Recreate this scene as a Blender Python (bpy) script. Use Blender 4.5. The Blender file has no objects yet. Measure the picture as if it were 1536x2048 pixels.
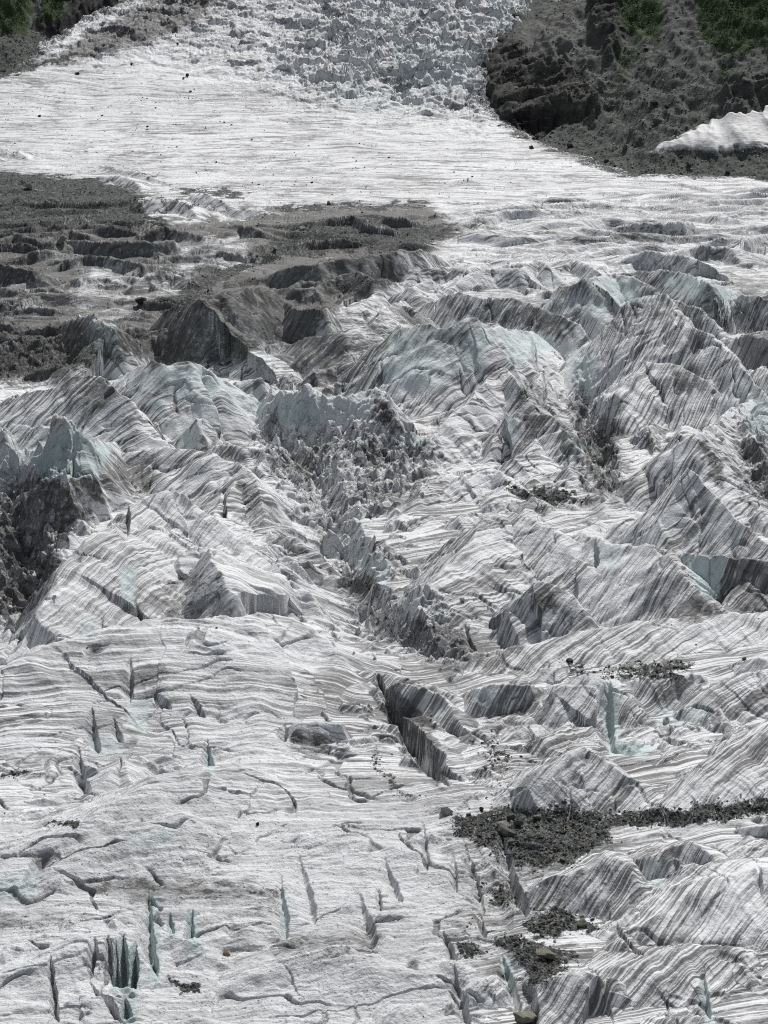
import bpy, math, random, time
import numpy as np
from concurrent.futures import ThreadPoolExecutor
T0 = time.time()
R = math.radians
C = bpy.context.scene.collection
rng = random.Random(7)
nrg = np.random.RandomState(11)
F4 = np.float32

# ------------------------------------------------------------------ camera geometry
# the camera looks down 15 deg from a lookout 130 m above the glacier; u, p are the
# pixels of the 1536 x 2048 photograph and serve as survey bearings for ground points
HC, TILT, FOC = 130.0, R(15.0), 4435.0
CT, ST = math.cos(TILT), math.sin(TILT)

def project(x, y, z):
    zc = y * CT - (z - HC) * ST
    vc = y * ST + (z - HC) * CT
    return 768 + FOC * x / zc, 1024 - FOC * vc / zc, zc

def base_z(y):
    y = np.asarray(y, dtype=np.float64)
    return np.interp(y, BYK, BZK)
_k = np.array([0, 860, 1000, 1180, 1260, 1330, 1420, 1600, 1800, 2600], float)
_s = np.array([0, 0.0, .03, .06, .11, .24, .30, .31, .30, .30])
BYK = np.arange(0, 2600, 2.0)
BZK = np.concatenate([[0], np.cumsum(np.interp(BYK[:-1] + 1, _k, _s) * 2.0)])
YD = np.concatenate([np.arange(120, 400, .5), np.arange(400, 2000, 1.0)])
ZD = base_z(YD)
def y_of_p(p, h=0.0):
    z = ZD + h
    vc = YD * ST + (z - HC) * CT
    pp = 1024 - FOC * vc / (YD * CT - (z - HC) * ST)
    pp = np.minimum.accumulate(pp)
    return np.interp(-np.asarray(p, float), -pp, YD)
def px2w(u, p, h=0.0):
    y = float(y_of_p(p, h))
    z = float(base_z(y)) + h
    zc = y * CT - (z - HC) * ST
    return (u - 768) * zc / FOC, y, z, zc

# ------------------------------------------------------------------ numpy noise
_perm = np.random.RandomState(3).permutation(256).astype(np.int32)
_perm = np.concatenate([_perm, _perm])
_ga = np.random.RandomState(5).rand(512) * 2 * math.pi
_gx, _gy = np.cos(_ga).astype(F4), np.sin(_ga).astype(F4)
def perlin(x, y, seed=0):
    x = np.asarray(x, F4) + F4(seed * 17.31); y = np.asarray(y, F4) + F4(seed * 9.73)
    fx = np.floor(x); fy = np.floor(y)
    xi = fx.astype(np.int32) & 255; yi = fy.astype(np.int32) & 255
    xf = x - fx; yf = y - fy
    u = xf * xf * xf * (xf * (xf * 6 - 15) + 10); v = yf * yf * yf * (yf * (yf * 6 - 15) + 10)
    pa = _perm[xi]; pb = _perm[xi + 1]
    def g(h, dx, dy): return _gx[h] * dx + _gy[h] * dy
    a = g(_perm[pa + yi], xf, yf); b = g(_perm[pb + yi], xf - 1, yf)
    c = g(_perm[pa + yi + 1], xf, yf - 1); d = g(_perm[pb + yi + 1], xf - 1, yf - 1)
    ab = a + u * (b - a); cd = c + u * (d - c)
    return (ab + v * (cd - ab)) * F4(1.5)
def fbm(x, y, seed=0, oct=4, gain=.5, lac=2.03):
    s = 0; a = 1.0
    for i in range(oct):
        s = s + a * perlin(x, y, seed + i * 3); x = x * lac; y = y * lac; a *= gain
    return s
def ridged(x, y, seed=0, oct=3, gain=.5):
    s = 0; a = 1.0
    for i in range(oct):
        s = s + a * (1 - np.abs(perlin(x, y, seed + i * 3)) * 2); x = x * 2.07; y = y * 2.07; a *= gain
    return s
def worley(x, y, seed=0):
    """F1, F2 and a random number of the nearest cell."""
    fx = np.floor(x); fy = np.floor(y)
    f1 = np.full(np.shape(x), 9.0, F4); f2 = f1.copy(); idn = np.zeros(np.shape(x), F4)
    for i in (-1, 0, 1):
        for j in (-1, 0, 1):
            xi = (fx + i).astype(np.int32) & 255; yi = (fy + j).astype(np.int32) & 255
            h = _perm[(_perm[(xi + seed * 7) & 255] + yi) & 511]
            h2 = _perm[h]
            dx = fx + i + h.astype(F4) / 255 - x; dy = fy + j + h2.astype(F4) / 255 - y
            d = np.sqrt(dx * dx + dy * dy)
            nearer = d < f1
            f2 = np.where(nearer, f1, np.minimum(f2, d)); f1 = np.where(nearer, d, f1)
            idn = np.where(nearer, _perm[(h + 31) & 511].astype(F4) / 255, idn)
    return f1, f2, idn
def facets(x, y, seed=0, tilt=1.0):
    """broken blocks: every cell a tilted plane of its own; returns height (in cell units) and the gap to the next cell"""
    fx = np.floor(x); fy = np.floor(y)
    f1 = np.full(np.shape(x), 9.0, F4); f2 = f1.copy(); hh = np.zeros(np.shape(x), F4)
    for i in (-1, 0, 1):
        for j in (-1, 0, 1):
            xi = (fx + i).astype(np.int32) & 255; yi = (fy + j).astype(np.int32) & 255
            h = _perm[(_perm[(xi + seed * 7) & 255] + yi) & 511]; h2 = _perm[h]; h3 = _perm[h2 + 57]
            dx = x - fx - i - h.astype(F4) / 255; dy = y - fy - j - h2.astype(F4) / 255
            d = np.sqrt(dx * dx + dy * dy); nearer = d < f1
            f2 = np.where(nearer, f1, np.minimum(f2, d)); f1 = np.where(nearer, d, f1)
            hh = np.where(nearer, (h3.astype(F4) / 255 - .5) + tilt * (_gx[h3] * dx + _gy[h3] * dy), hh)
    return hh, f2 - f1
def smooth(a, b, x):
    t = np.clip((x - a) / (b - a), 0, 1)
    return t * t * (3 - 2 * t)

# ------------------------------------------------------------------ outlines with soft edges
class Poly:
    def __init__(s, pts, val=1.0, feather=14.0):
        s.q = np.array(pts, float); q0 = s.q[:, 0]; q0[(q0 <= 0) & (q0 > -450)] = -450; q0[(q0 >= 1536) & (q0 < 2050)] = 2050; s.val = val; s.f = feather
        s.lo = s.q.min(0) - feather; s.hi = s.q.max(0) + feather
    def add(s, u, p, out):
        m = (u > s.lo[0]) & (u < s.hi[0]) & (p > s.lo[1]) & (p < s.hi[1])
        if not m.any(): return
        uu, pp = u[m], p[m]
        ins = np.zeros(uu.shape, bool); d = np.full(uu.shape, 1e9)
        n = len(s.q)
        for i in range(n):
            (x0, y0), (x1, y1) = s.q[i], s.q[(i + 1) % n]
            c = ((y0 > pp) != (y1 > pp)) & (uu < (x1 - x0) * (pp - y0) / ((y1 - y0) or 1e-9) + x0)
            ins ^= c
            ex, ey = x1 - x0, y1 - y0
            t = np.clip(((uu - x0) * ex + (pp - y0) * ey) / (ex * ex + ey * ey + 1e-9), 0, 1)
            d = np.minimum(d, np.hypot(uu - x0 - t * ex, pp - y0 - t * ey))
        sd = np.where(ins, d, -d)
        w = smooth(-s.f, s.f, sd) * s.val
        out[m] = np.maximum(out[m], w) if s.val > 0 else out[m] * (1 + w)
def masks(polys, u, p):
    out = np.zeros(u.shape, F4)
    for q in polys: q.add(u, p, out)
    return out

# ------------------------------------------------------------------ ridges and crevasses
RIDGES, CUTS = [], []
def _world(pts, sgn=1):
    w = []
    for (u, p, a) in pts:
        y0 = float(y_of_p(p + sgn * a)); zc = y0 * CT + HC * ST
        h = sgn * a * zc / FOC / CT
        for _ in range(2):
            x, y, z, zc = px2w(u, p, h); h = sgn * a * zc / FOC / CT
        w.append((x, y, h))
    return np.array(w)
def ridge(pts, sb=1.0, sf=1.0, r=.4, jag=.08, flute=.06, se=None, part=None, k=.3, warp=.09, gs=None):
    """crest through the points (u, p, rise in px); sb, sf: slope of the far and near flank of a crest given left to right"""
    w = _world([(u, p, b * (1.4 if 560 < p < 1330 and part and part != 'ice_dome' else 1.12 if p > 560 else 1.0)) for (u, p, b) in pts])
    mu = sum(q[0] for q in pts) / len(pts); mp = sum(q[1] for q in pts) / len(pts)
    if gs is None:
        if mp < 560: gs = .25
        elif mp < 1000: gs = .65 if mu < 560 else .95
        elif mu < 640: gs = .4 if mp < 1230 else .0
        else: gs = 1.1
        gs += (int(mu * 7.3 + mp * 3.1) % 100 / 100 - .5) * (.5 if gs else .1)
    if part == 'ice_ridge': sb, sf = sb * 1.12, sf * 1.12
    RIDGES.append(dict(gs=gs, w=w, sb=sb, sf=sf, se=se if se else .5 * (sb + sf), r=r * .45, jag=jag, fl=flute, part=part, k=k, warp=warp, seed=len(RIDGES)))
def cut(pts, width, depth, sharp=1.4, warp=.6):
    """crevasse along (u, p): full width and depth in metres"""
    w = np.array([px2w(u, p)[:2] for (u, p) in pts])
    CUTS.append(dict(w=w, wd=width, dp=depth, sh=sharp, warp=warp, seed=200 + len(CUTS)))

def seg_eval(w, x, y):
    """nearest point on a polyline: d, signed side, overshoot past an end, arc length, height there"""
    best = np.full(x.shape, 1e9, F4); side = np.zeros_like(best); along = np.zeros_like(best); tt = np.zeros_like(best); hh = np.zeros_like(best)
    acc = 0.0; n = len(w)
    for i in range(n - 1):
        x0, y0 = w[i][:2]; x1, y1 = w[i + 1][:2]
        ex, ey = x1 - x0, y1 - y0; L = math.hypot(ex, ey) + 1e-9
        s = ((x - x0) * ex + (y - y0) * ey) / L
        c = ((x - x0) * ey - (y - y0) * ex) / L          # > 0 right of the path
        t = np.clip(s, 0, L)
        d = np.hypot(s - t, c)
        m = d < best
        best = np.where(m, d, best)
        side = np.where(m, c, side)
        over = np.abs(s - t) if (i == 0 or i == n - 2) else 0 * d
        if i == 0: over = np.where(s < 0, -s, 0 if n > 2 else np.maximum(s - L, 0))
        elif i == n - 2: over = np.where(s > L, s - L, 0)
        along = np.where(m, over, along)
        tt = np.where(m, acc + t, tt)
        if w.shape[1] > 2: hh = np.where(m, w[i][2] + (w[i + 1][2] - w[i][2]) * t / L, hh)
        acc += L
    return best, side, along, tt, hh
# ------------------------------------------------------------------ what the glacier looks like
# --- dark, debris-covered left centre: ice cliffs under rubble
DK = dict(sb=.35, sf=2.2, r=.3, jag=.10, flute=.07)
def dark(pts, a, **k):
    d = dict(DK); d.update(k); n = len(pts)
    ridge([(u, p, a * (.45 if i in (0, n - 1) else 1)) for i, (u, p) in enumerate(pts)], **d)
dark([(0,395),(40,398),(75,412)], 14)
dark([(107,450),(163,450),(212,450),(254,455),(330,460)], 20)
dark([(118,478),(182,483),(221,484),(273,483),(312,486),(345,480),(362,492)], 34, part='ice_cliff')
dark([(100,524),(137,518),(169,512),(208,512),(247,522),(283,528),(318,534)], 28, part='ice_cliff')
dark([(30,520),(75,499),(130,507)], 28)
dark([(-60,485),(0,479),(45,466),(100,474)], 22)
ridge([(262,570,14),(300,546,34),(316,541,38),(345,545,32),(388,568,14)], .7, .7, .6)
dark([(-60,540),(0,530),(65,540),(110,560)], 46)
ridge([(120,648,20),(172,637,58),(202,642,70),(228,658,66),(272,678,40)], .6, 1.8, .5, part='ice_cliff')
ridge([(262,712,15),(293,671,44),(322,658,52),(351,665,50),(374,684,36),(388,710,12)], .8, .85, .8)
ridge([(330,618,60),(400,606,85),(450,590,90),(500,575,84),(548,580,60)], .4, 1.5, .5, .1, .1, part='ice_cliff')
ridge([(532,553,18),(580,537,46),(632,526,58),(678,520,60),(720,516,62),(743,508,66),(792,503,66),(841,500,62),(873,510,40),(910,527,14)], .5, 1.7, .4, .06, .12, part='ice_cliff')
dark([(635,452),(665,435),(704,433),(727,445),(795,461)], 28)
dark([(750,442),(775,433),(811,432),(830,446)], 22)
ridge([(636,572,20),(684,549,40),(717,543,46),(743,560,44),(775,558,40),(805,573,18)], .6, 1.1, .6)
ridge([(548,580,14),(596,577,28),(635,577,26),(652,596,12)], .6, 1.1, .3)
ridge([(558,594,36),(590,621,52),(642,617,56),(690,624,26)], .6, 1.7, .3, part='ice_cliff')
ridge([(440,420,5),(492,417,14),(531,422,14),(570,430,5)], .4, .8, 1.)
ridge([(440,455,10),(470,450,26),(500,453,30),(560,478,10)], .45, 1.6, .8)
ridge([(268,410,8),(285,404,22),(312,401,28),(345,401,28),(374,408,26),(400,440,8)], .4, .9, .8)
ridge([(385,390,12),(410,388,24),(440,401,22),(472,419,8)], .4, .8, .8)
ridge([(195,354,3),(234,352,14),(262,360,16),(283,377,5)], .3, .9, .8)
ridge([(370,505,8),(395,490,22),(425,488,24),(455,500,12)], .6, 1.2, .5)
ridge([(395,525,10),(430,515,22),(470,528,10)], .6, 1.2, .5)
dark([(560,500),(620,482),(690,478),(740,492)], 20)
dark([(470,520),(505,505),(545,512)], 24)
# --- transverse waves, right centre
WV = dict(sb=.28, sf=1.2, r=.5, jag=.1, flute=.08)
def wave(pts, a, **k):
    d = dict(WV); d.update(k); n = len(pts)
    ridge([(u, p, a * (.4 if i in (0, n - 1) else 1)) for i, (u, p) in enumerate(pts)], **d)
ridge([(-60,318,10),(0,296,20),(30,300,14),(55,318,4)], .35, .6, .8)
ridge([(150,345,4),(210,332,10),(280,346,10),(345,372,4)], .3, .6, .8)
ridge([(300,255,2),(360,248,6),(420,256,2)], .3, .5, 1.)
ridge([(480,320,2),(560,312,6),(660,322,2)], .3, .5, 1.)
wave([(1010,340),(1040,338),(1070,346)], 4)
wave([(905,372),(935,358),(960,366)], 9, sf=2.)
wave([(1298,371),(1358,366),(1413,377),(1468,390)], 8)
wave([(1210,396),(1268,386),(1343,385),(1425,394)], 9)
wave([(1270,415),(1293,405),(1325,416)], 12)
wave([(1318,425),(1393,415),(1468,410),(1560,415)], 13)
wave([(1210,458),(1268,445),(1318,445),(1368,442),(1395,452)], 34, sf=2.0)
wave([(1355,440),(1418,430),(1478,440),(1512,458)], 20)
wave([(1060,447),(1118,430),(1200,424)], 12)
wave([(860,497),(943,466),(1010,444)], 10, sf=.7)
wave([(1040,482),(1148,455),(1218,460),(1275,477)], 16)
wave([(1450,494),(1490,478),(1560,464)], 32, sf=1.8)
wave([(1090,525),(1133,510),(1172,509)], 22)
wave([(1225,525),(1293,502),(1333,507),(1383,515),(1402,528)], 42, sf=1.5)
wave([(1355,505),(1408,492),(1463,495),(1478,523)], 32, sf=1.6)
wave([(810,564),(833,541),(898,535),(933,540),(975,526)], 32)
ridge([(895,580,12),(943,547,32),(993,535,38),(1038,540,38),(1068,522,40),(1093,530,40),(1122,557,16)], .6, 1.0, .5, .06, .12)
wave([(1098,553),(1148,520),(1193,540),(1240,547)], 32, sf=1.2)
wave([(930,410),(1010,402),(1100,404),(1190,412)], 6)
wave([(1000,425),(1080,416),(1160,418)], 7)
wave([(1130,380),(1230,372),(1320,378)], 5)
wave([(1400,360),(1470,364),(1560,372)], 6)
wave([(1420,470),(1480,462),(1560,452)], 14)
wave([(960,500),(1040,494),(1110,500)], 12)
wave([(1180,492),(1250,482),(1320,486)], 14)
# --- serac field
ridge([(-80,815,30),(0,808,50),(55,790,75),(130,766,100),(180,752,110),(207,757,108),(235,778,98),(268,805,84),(292,835,58),(342,886,14)], 1.0, .62, .5, .05, .08, part='ice_ridge')
ridge([(188,808,58),(205,850,46),(228,888,22)], 1.1, .75, .2, .04, .05)
ridge([(-60,862,60),(0,855,86),(16,872,86),(30,893,66),(62,905,52),(78,900,64),(97,880,90),(118,846,116),(130,838,124),(150,852,112),(166,866,104),(184,880,92),(214,884,70),(232,892,40)], 1.6, 1.5, .25, .05, .03, part='blue_serac')
ridge([(40,962,40),(60,958,62),(120,950,74),(182,945,66),(200,958,30)], .8, 2.4, .25, .12, .14, part='ice_cliff')
ridge([(185,950,36),(235,912,46),(270,908,52),(330,893,62),(380,904,60),(435,912,62),(470,926,52),(500,950,36),(520,990,14)], .8, .62, .4, .06, .08)
ridge([(228,771,26),(270,735,76),(300,728,96),(338,730,104),(374,724,106),(397,726,100),(423,745,88),(458,764,66)], 1.0, 1.0, .3, .06, .1, part='blue_serac')
ridge([(245,777,40),(283,777,66),(307,784,68),(330,812,56),(365,835,22)], .9, 1.9, .3, .06, .06, part='ice_cliff')
ridge([(432,785,36),(450,772,66),(470,764,72),(515,758,72),(533,777,44)], 1.0, 1.6, .4, .05, .05)
ridge([(342,892,14),(360,866,40),(386,842,58),(405,838,56),(425,851,30)], 1.2, 1.3, .2, .06, .05)
ridge([(541,768,52),(549,782,62),(561,788,60),(587,788,62),(600,781,66),(614,777,74),(626,780,72),(643,792,66),(682,796,62),(714,794,62),(740,782,66),(753,776,70)], 1.0, 1.7, .2, .08, .06, part='ice_cliff')
ridge([(750,776,70),(762,805,62),(790,842,46),(818,872,18)], .9, .9, .25, .06, .10, part='ice_ridge')
ridge([(412,745,10),(470,701,38),(500,707,42),(550,710,40),(600,716,24)], .8, .8, .4)
ridge([(490,748,10),(545,742,22),(600,745,14)], .7, .8, .4)
ridge([(560,699,16),(606,677,42),(645,668,56),(691,663,62),(730,650,62),(759,631,62),(775,614,58),(805,602,40)], .9, .75, .4, .05, .1, part='ice_ridge')
ridge([(620,668,26),(678,628,44),(712,608,50),(752,588,42),(765,600,28)], .9, .8, .4)
ridge([(790,590,18),(827,575,32),(853,561,36),(880,580,18)], .8, .9, .4)
ridge([(768,672,24),(777,640,44),(798,614,54),(824,613,56),(845,628,34)], .9, 1.0, .8)
ridge([(775,690,50),(800,655,84),(833,650,98),(868,660,98),(890,652,102),(913,645,106),(935,635,112),(953,635,112),(978,642,104),(1008,656,86),(1040,662,66),(1070,668,40)], .9, .85, .35, .05, .12, part='blue_serac')
ridge([(1000,690,60),(1040,690,70),(1075,690,50)], .9, 1.6, .2, .12, .1)
ridge([(858,606,24),(890,592,42),(913,585,50),(958,597,52),(1018,597,56),(1068,612,58),(1118,635,54),(1168,652,42),(1178,690,14)], .7, .95, .3, .05, .12, part='ice_ridge')
ridge([(1082,612,36),(1128,575,72),(1178,562,84),(1218,547,90),(1268,554,88),(1290,566,56)], .7, 1.1, .4, .06, .1, part='blue_serac')
ridge([(1190,690,34),(1210,655,76),(1248,611,112),(1298,597,124),(1333,590,132),(1346,612,124),(1378,652,112),(1418,670,104),(1458,705,92),(1483,740,76),(1508,766,60),(1550,810,36)], 1.1, .72, .35, .05, .12, part='ice_ridge', gs=1.7)
ridge([(1262,547,34),(1318,540,62),(1368,547,70),(1418,565,62),(1485,588,30)], .7, 1.3, .5, .06, .1, part='blue_serac')
ridge([(1300,610,60),(1345,600,80),(1390,612,72),(1430,640,50)], .9, 1.3, .5, .1, .1)
ridge([(1180,835,24),(1233,780,66),(1273,750,80),(1298,726,92),(1358,735,90),(1408,760,76),(1475,768,40)], .8, .68, .4, .05, .12, gs=1.7)
ridge([(1215,1000,20),(1290,940,46),(1345,895,76),(1402,868,96),(1420,850,84),(1450,828,62),(1500,800,40)], 1.3, .62, .35, .05, .1, part='ice_ridge')
ridge([(1403,870,92),(1428,925,70),(1450,975,36)], 1.0, .6, .3, .05, .06)
ridge([(1265,1090,26),(1310,1045,58),(1345,1000,82),(1380,942,112),(1400,955,104),(1430,985,88),(1475,1035,62),(1545,1095,34)], .9, .62, .3, .04, .08, part='ice_ridge')
ridge([(1480,745,30),(1520,740,56),(1580,760,60)], .8, 1.3, .4)
ridge([(1480,850,20),(1520,810,50),(1580,790,60)], .9, 1.0, .4, part='blue_serac')
ridge([(985,870,24),(1008,835,44),(1040,832,50),(1085,832,52),(1120,836,50),(1150,880,36),(1190,935,14)], .9, .72, .3, .07, .1, part='ice_ridge')
ridge([(850,890,12),(890,845,36),(940,800,54),(985,752,70),(1010,738,74),(1025,760,66),(1050,800,42),(1075,815,24)], 1.0, .72, .3, .05, .1, part='ice_ridge')
ridge([(1048,812,36),(1066,770,52),(1080,745,56),(1092,770,42),(1100,810,22)], 1.3, 1.3, .2)
ridge([(820,920,10),(870,880,28),(930,860,34),(985,870,24)], .8, .7, .4, .08, .12)
ridge([(870,1000,10),(925,955,36),(985,935,44),(1040,960,32),(1090,995,14)], .6, .6, .4, .08, .12)
ridge([(540,845,10),(600,830,26),(660,838,22)], 1., 1.4, .3, .2, .2)
ridge([(660,905,14),(705,880,36),(750,868,44),(775,880,30),(800,910,12)], 1., 1.1, .3, .1, .1)
ridge([(1215,560,30),(1250,548,44),(1300,552,40)], .7, 1.3, .4)
ridge([(1440,600,36),(1490,590,56),(1560,600,56)], .7, 1.3, .4)
ridge([(1450,680,36),(1500,670,60),(1570,690,56)], .7, 1.5, .4)
# --- left domes and the long flank beside the left gully
ridge([(20,1310,8),(55,1275,38),(85,1238,60),(120,1135,94),(160,1092,106),(210,1050,108),(250,1022,104),(285,1004,104),(325,982,112),(350,985,108),(375,1008,92),(410,1030,64),(450,1040,40)], 1.1, .5, .5, .04, .08, part='ice_ridge', gs=2.4)
ridge([(430,1040,20),(465,960,56),(482,946,62),(500,957,58),(516,990,42),(532,1040,14)], .7, .62, .3, .05, .08)
ridge([(440,1010,24),(450,1045,26),(460,1085,14)], 2.2, 2.2, .15)
ridge([(300,1215,6),(330,1165,34),(347,1133,60),(367,1106,84),(395,1098,88),(432,1100,88),(470,1110,76),(530,1135,56),(590,1168,38),(650,1210,18)], .8, .46, .6, .04, .08, part='ice_dome', gs=.15)
ridge([(428,1100,104),(440,1145,90),(458,1190,66),(476,1232,28)], .5, 1.05, .2, .03, .06)
ridge([(545,1080,10),(590,1055,32),(650,1075,26),(700,1130,8)], .6, .5, .5, .1, .08)
ridge([(-60,1400,30),(0,1350,60),(50,1318,76),(95,1288,86),(170,1272,92),(250,1255,98),(330,1240,106),(400,1242,106),(470,1240,102),(520,1227,100),(590,1240,86),(680,1285,56),(760,1320,26)], .8, .30, 2.5, .02, .02, part='ice_dome', k=2.)
ridge([(-40,1520,10),(60,1480,18),(150,1450,24),(230,1452,22),(300,1490,10)], .4, .25, 2., .04, .04, k=1.5)
ridge([(250,1300,64),(360,1285,70),(480,1290,62)], .4, .24, 14, .02, .02, se=.42, k=2., gs=0.)
ridge([(40,1430,40),(160,1400,44)], .3, .3, 12, .02, .02, se=.5, k=2., gs=0.)
# --- the streaked flanks right of the central gully
ridge([(700,1330,4),(770,1260,18),(850,1180,46),(930,1100,66),(985,1040,74),(1010,1016,76),(1060,1040,70),(1120,1075,60),(1190,1098,46)], .7, .5, .6, .05, .1, part='ice_ridge')
ridge([(1150,1150,30),(1193,1077,64),(1245,1095,70),(1288,1085,84),(1338,1105,88),(1355,1127,84),(1383,1170,66),(1440,1225,26)], .8, .6, .3, .05, .1, part='ice_ridge')
ridge([(1352,1112,76),(1385,1106,78),(1420,1108,80),(1455,1118,72),(1560,1122,70)], .5, 1.8, .3, .05, .05, part='ice_cliff')
ridge([(1440,1222,24),(1480,1165,56),(1540,1140,64),(1600,1135,64)], .6, .5, .4)
ridge([(1005,1260,14),(1030,1215,46),(1068,1160,76),(1083,1157,80),(1118,1175,72),(1163,1215,52),(1197,1252,22)], .9, .62, .3, .05, .12, part='ice_ridge')
ridge([(1120,1160,38),(1163,1121,64),(1208,1152,52),(1250,1148,40)], .8, .7, .3, .06, .1)
ridge([(880,1345,4),(960,1320,22),(1080,1290,36),(1200,1262,44),(1330,1238,46),(1440,1230,40),(1560,1225,40)], .5, .38, .8, .05, .1, k=1.)
ridge([(560,1390,8),(640,1360,22),(700,1345,26),(760,1345,24),(830,1360,30),(900,1385,18)], .5, .5, .6, .06, .1)
ridge([(762,1372,26),(800,1366,44),(840,1372,50),(880,1395,40),(920,1440,22),(950,1480,10)], .6, 1.0, .4, .06, .1, part='ice_ridge')
ridge([(800,1438,26),(832,1452,32),(865,1468,30),(900,1520,20),(922,1560,8)], .45, 1.6, .2, .05, .1)
ridge([(938,1376,20),(965,1371,44),(1010,1370,46),(1055,1369,46),(1080,1378,26)], .5, 1.5, .3, .06, .1, part='ice_cliff')
ridge([(1070,1440,12),(1100,1385,46),(1150,1352,66),(1195,1346,68),(1216,1352,62),(1232,1395,36),(1250,1430,16)], .7, .55, .6, .04, .08, part='ice_dome')
ridge([(1220,1375,30),(1270,1360,48),(1330,1352,44),(1400,1372,24)], .6, .8, .5, .1, .1)
ridge([(1380,1420,20),(1450,1370,44),(1540,1340,56)], .5, .5, .5)
ridge([(570,1462,14),(600,1456,32),(640,1450,38),(675,1452,34),(692,1468,14)], .5, 1.5, .3, .08, .1)
ridge([(585,1390,12),(600,1375,26),(630,1385,22),(650,1405,8)], .8, 1.6, .3)
ridge([(1015,1615,10),(1050,1580,40),(1088,1540,62),(1130,1510,76),(1168,1494,80),(1218,1520,66),(1273,1558,42),(1332,1580,14)], .6, .52, .4, .04, .1, part='ice_ridge')
ridge([(1290,1640,10),(1400,1560,46),(1470,1500,66),(1560,1440,80)], .6, .42, .5, .04, .1, part='ice_ridge')
# --- lower right mounds
ridge([(1040,1775,14),(1075,1752,40),(1118,1740,54),(1168,1730,62),(1218,1709,76),(1263,1726,66),(1310,1775,20)], .5, .62, .4, .05, .1, part='ice_dome')
ridge([(1255,1730,26),(1345,1705,44),(1390,1692,46),(1430,1706,34)], .4, 1.1, .4, .06, .06)
ridge([(1340,1735,16),(1352,1727,26),(1378,1729,28),(1395,1742,14)], .6, 1.4, .3)
ridge([(1300,1850,20),(1370,1800,50),(1450,1762,68),(1560,1728,80)], .4, .42, .6, .05, .1, part='ice_dome')
ridge([(1065,2010,16),(1080,1978,48),(1118,1954,64),(1163,1940,70),(1185,1950,62),(1200,1985,36),(1210,2020,12)], .6, .6, .5, .05, .1, part='ice_dome')
ridge([(1200,1990,16),(1260,1930,40),(1330,1900,48),(1400,1890,42),(1470,1900,30)], .4, .4, .6, .06, .1)
ridge([(1250,1850,10),(1262,1880,22),(1300,1930,18),(1325,1955,8)], .4, .9, .4)
ridge([(940,2000,12),(985,1960,34),(1010,1958,36),(1030,1990,16)], .6, .7, .4)
ridge([(1470,1660,8),(1500,1655,22),(1560,1650,24)], .4, 1.6, .3)
# --- lower left: gentle swells
ridge([(-80,1800,12),(60,1690,30),(150,1655,44),(230,1612,56),(340,1560,64),(430,1535,60),(520,1545,46),(620,1590,16)], .5, .3, 2.5, .02, .03, k=2., gs=.3)
ridge([(20,1790,14),(90,1740,34),(180,1700,40),(340,1640,56),(380,1632,52),(450,1650,26)], .5, .36, 1., .05, .05, k=1., gs=.4)
ridge([(180,1650,10),(235,1612,24),(260,1580,26),(290,1560,18)], .5, .5, .5)
ridge([(440,1990,10),(540,1918,36),(640,1905,44),(740,1922,40),(860,1960,16)], .5, .42, 2., .03, .05, k=1.5, gs=.2)
ridge([(-60,1990,16),(60,1935,36),(160,1890,44),(230,1880,40),(300,1930,12)], .5, .45, 1.5, .04, .05, k=1.5, gs=.3)
ridge([(280,1960,10),(330,1890,30),(350,1868,34),(400,1900,26),(420,1960,8)], .6, .6, .5, .05, .08, gs=.8)
ridge([(560,1720,8),(680,1690,20),(800,1700,22),(900,1740,10)], .3, .25, 2., .03, .05, k=1.5, gs=.1)
ridge([(180,1610,6),(215,1545,24),(240,1520,28),(265,1560,20),(280,1590,8)], .6, .5, .3, .05, .08)
ridge([(100,1560,6),(130,1500,20),(165,1480,22),(200,1500,10)], .6, .5, .3, .05, .08)
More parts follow.
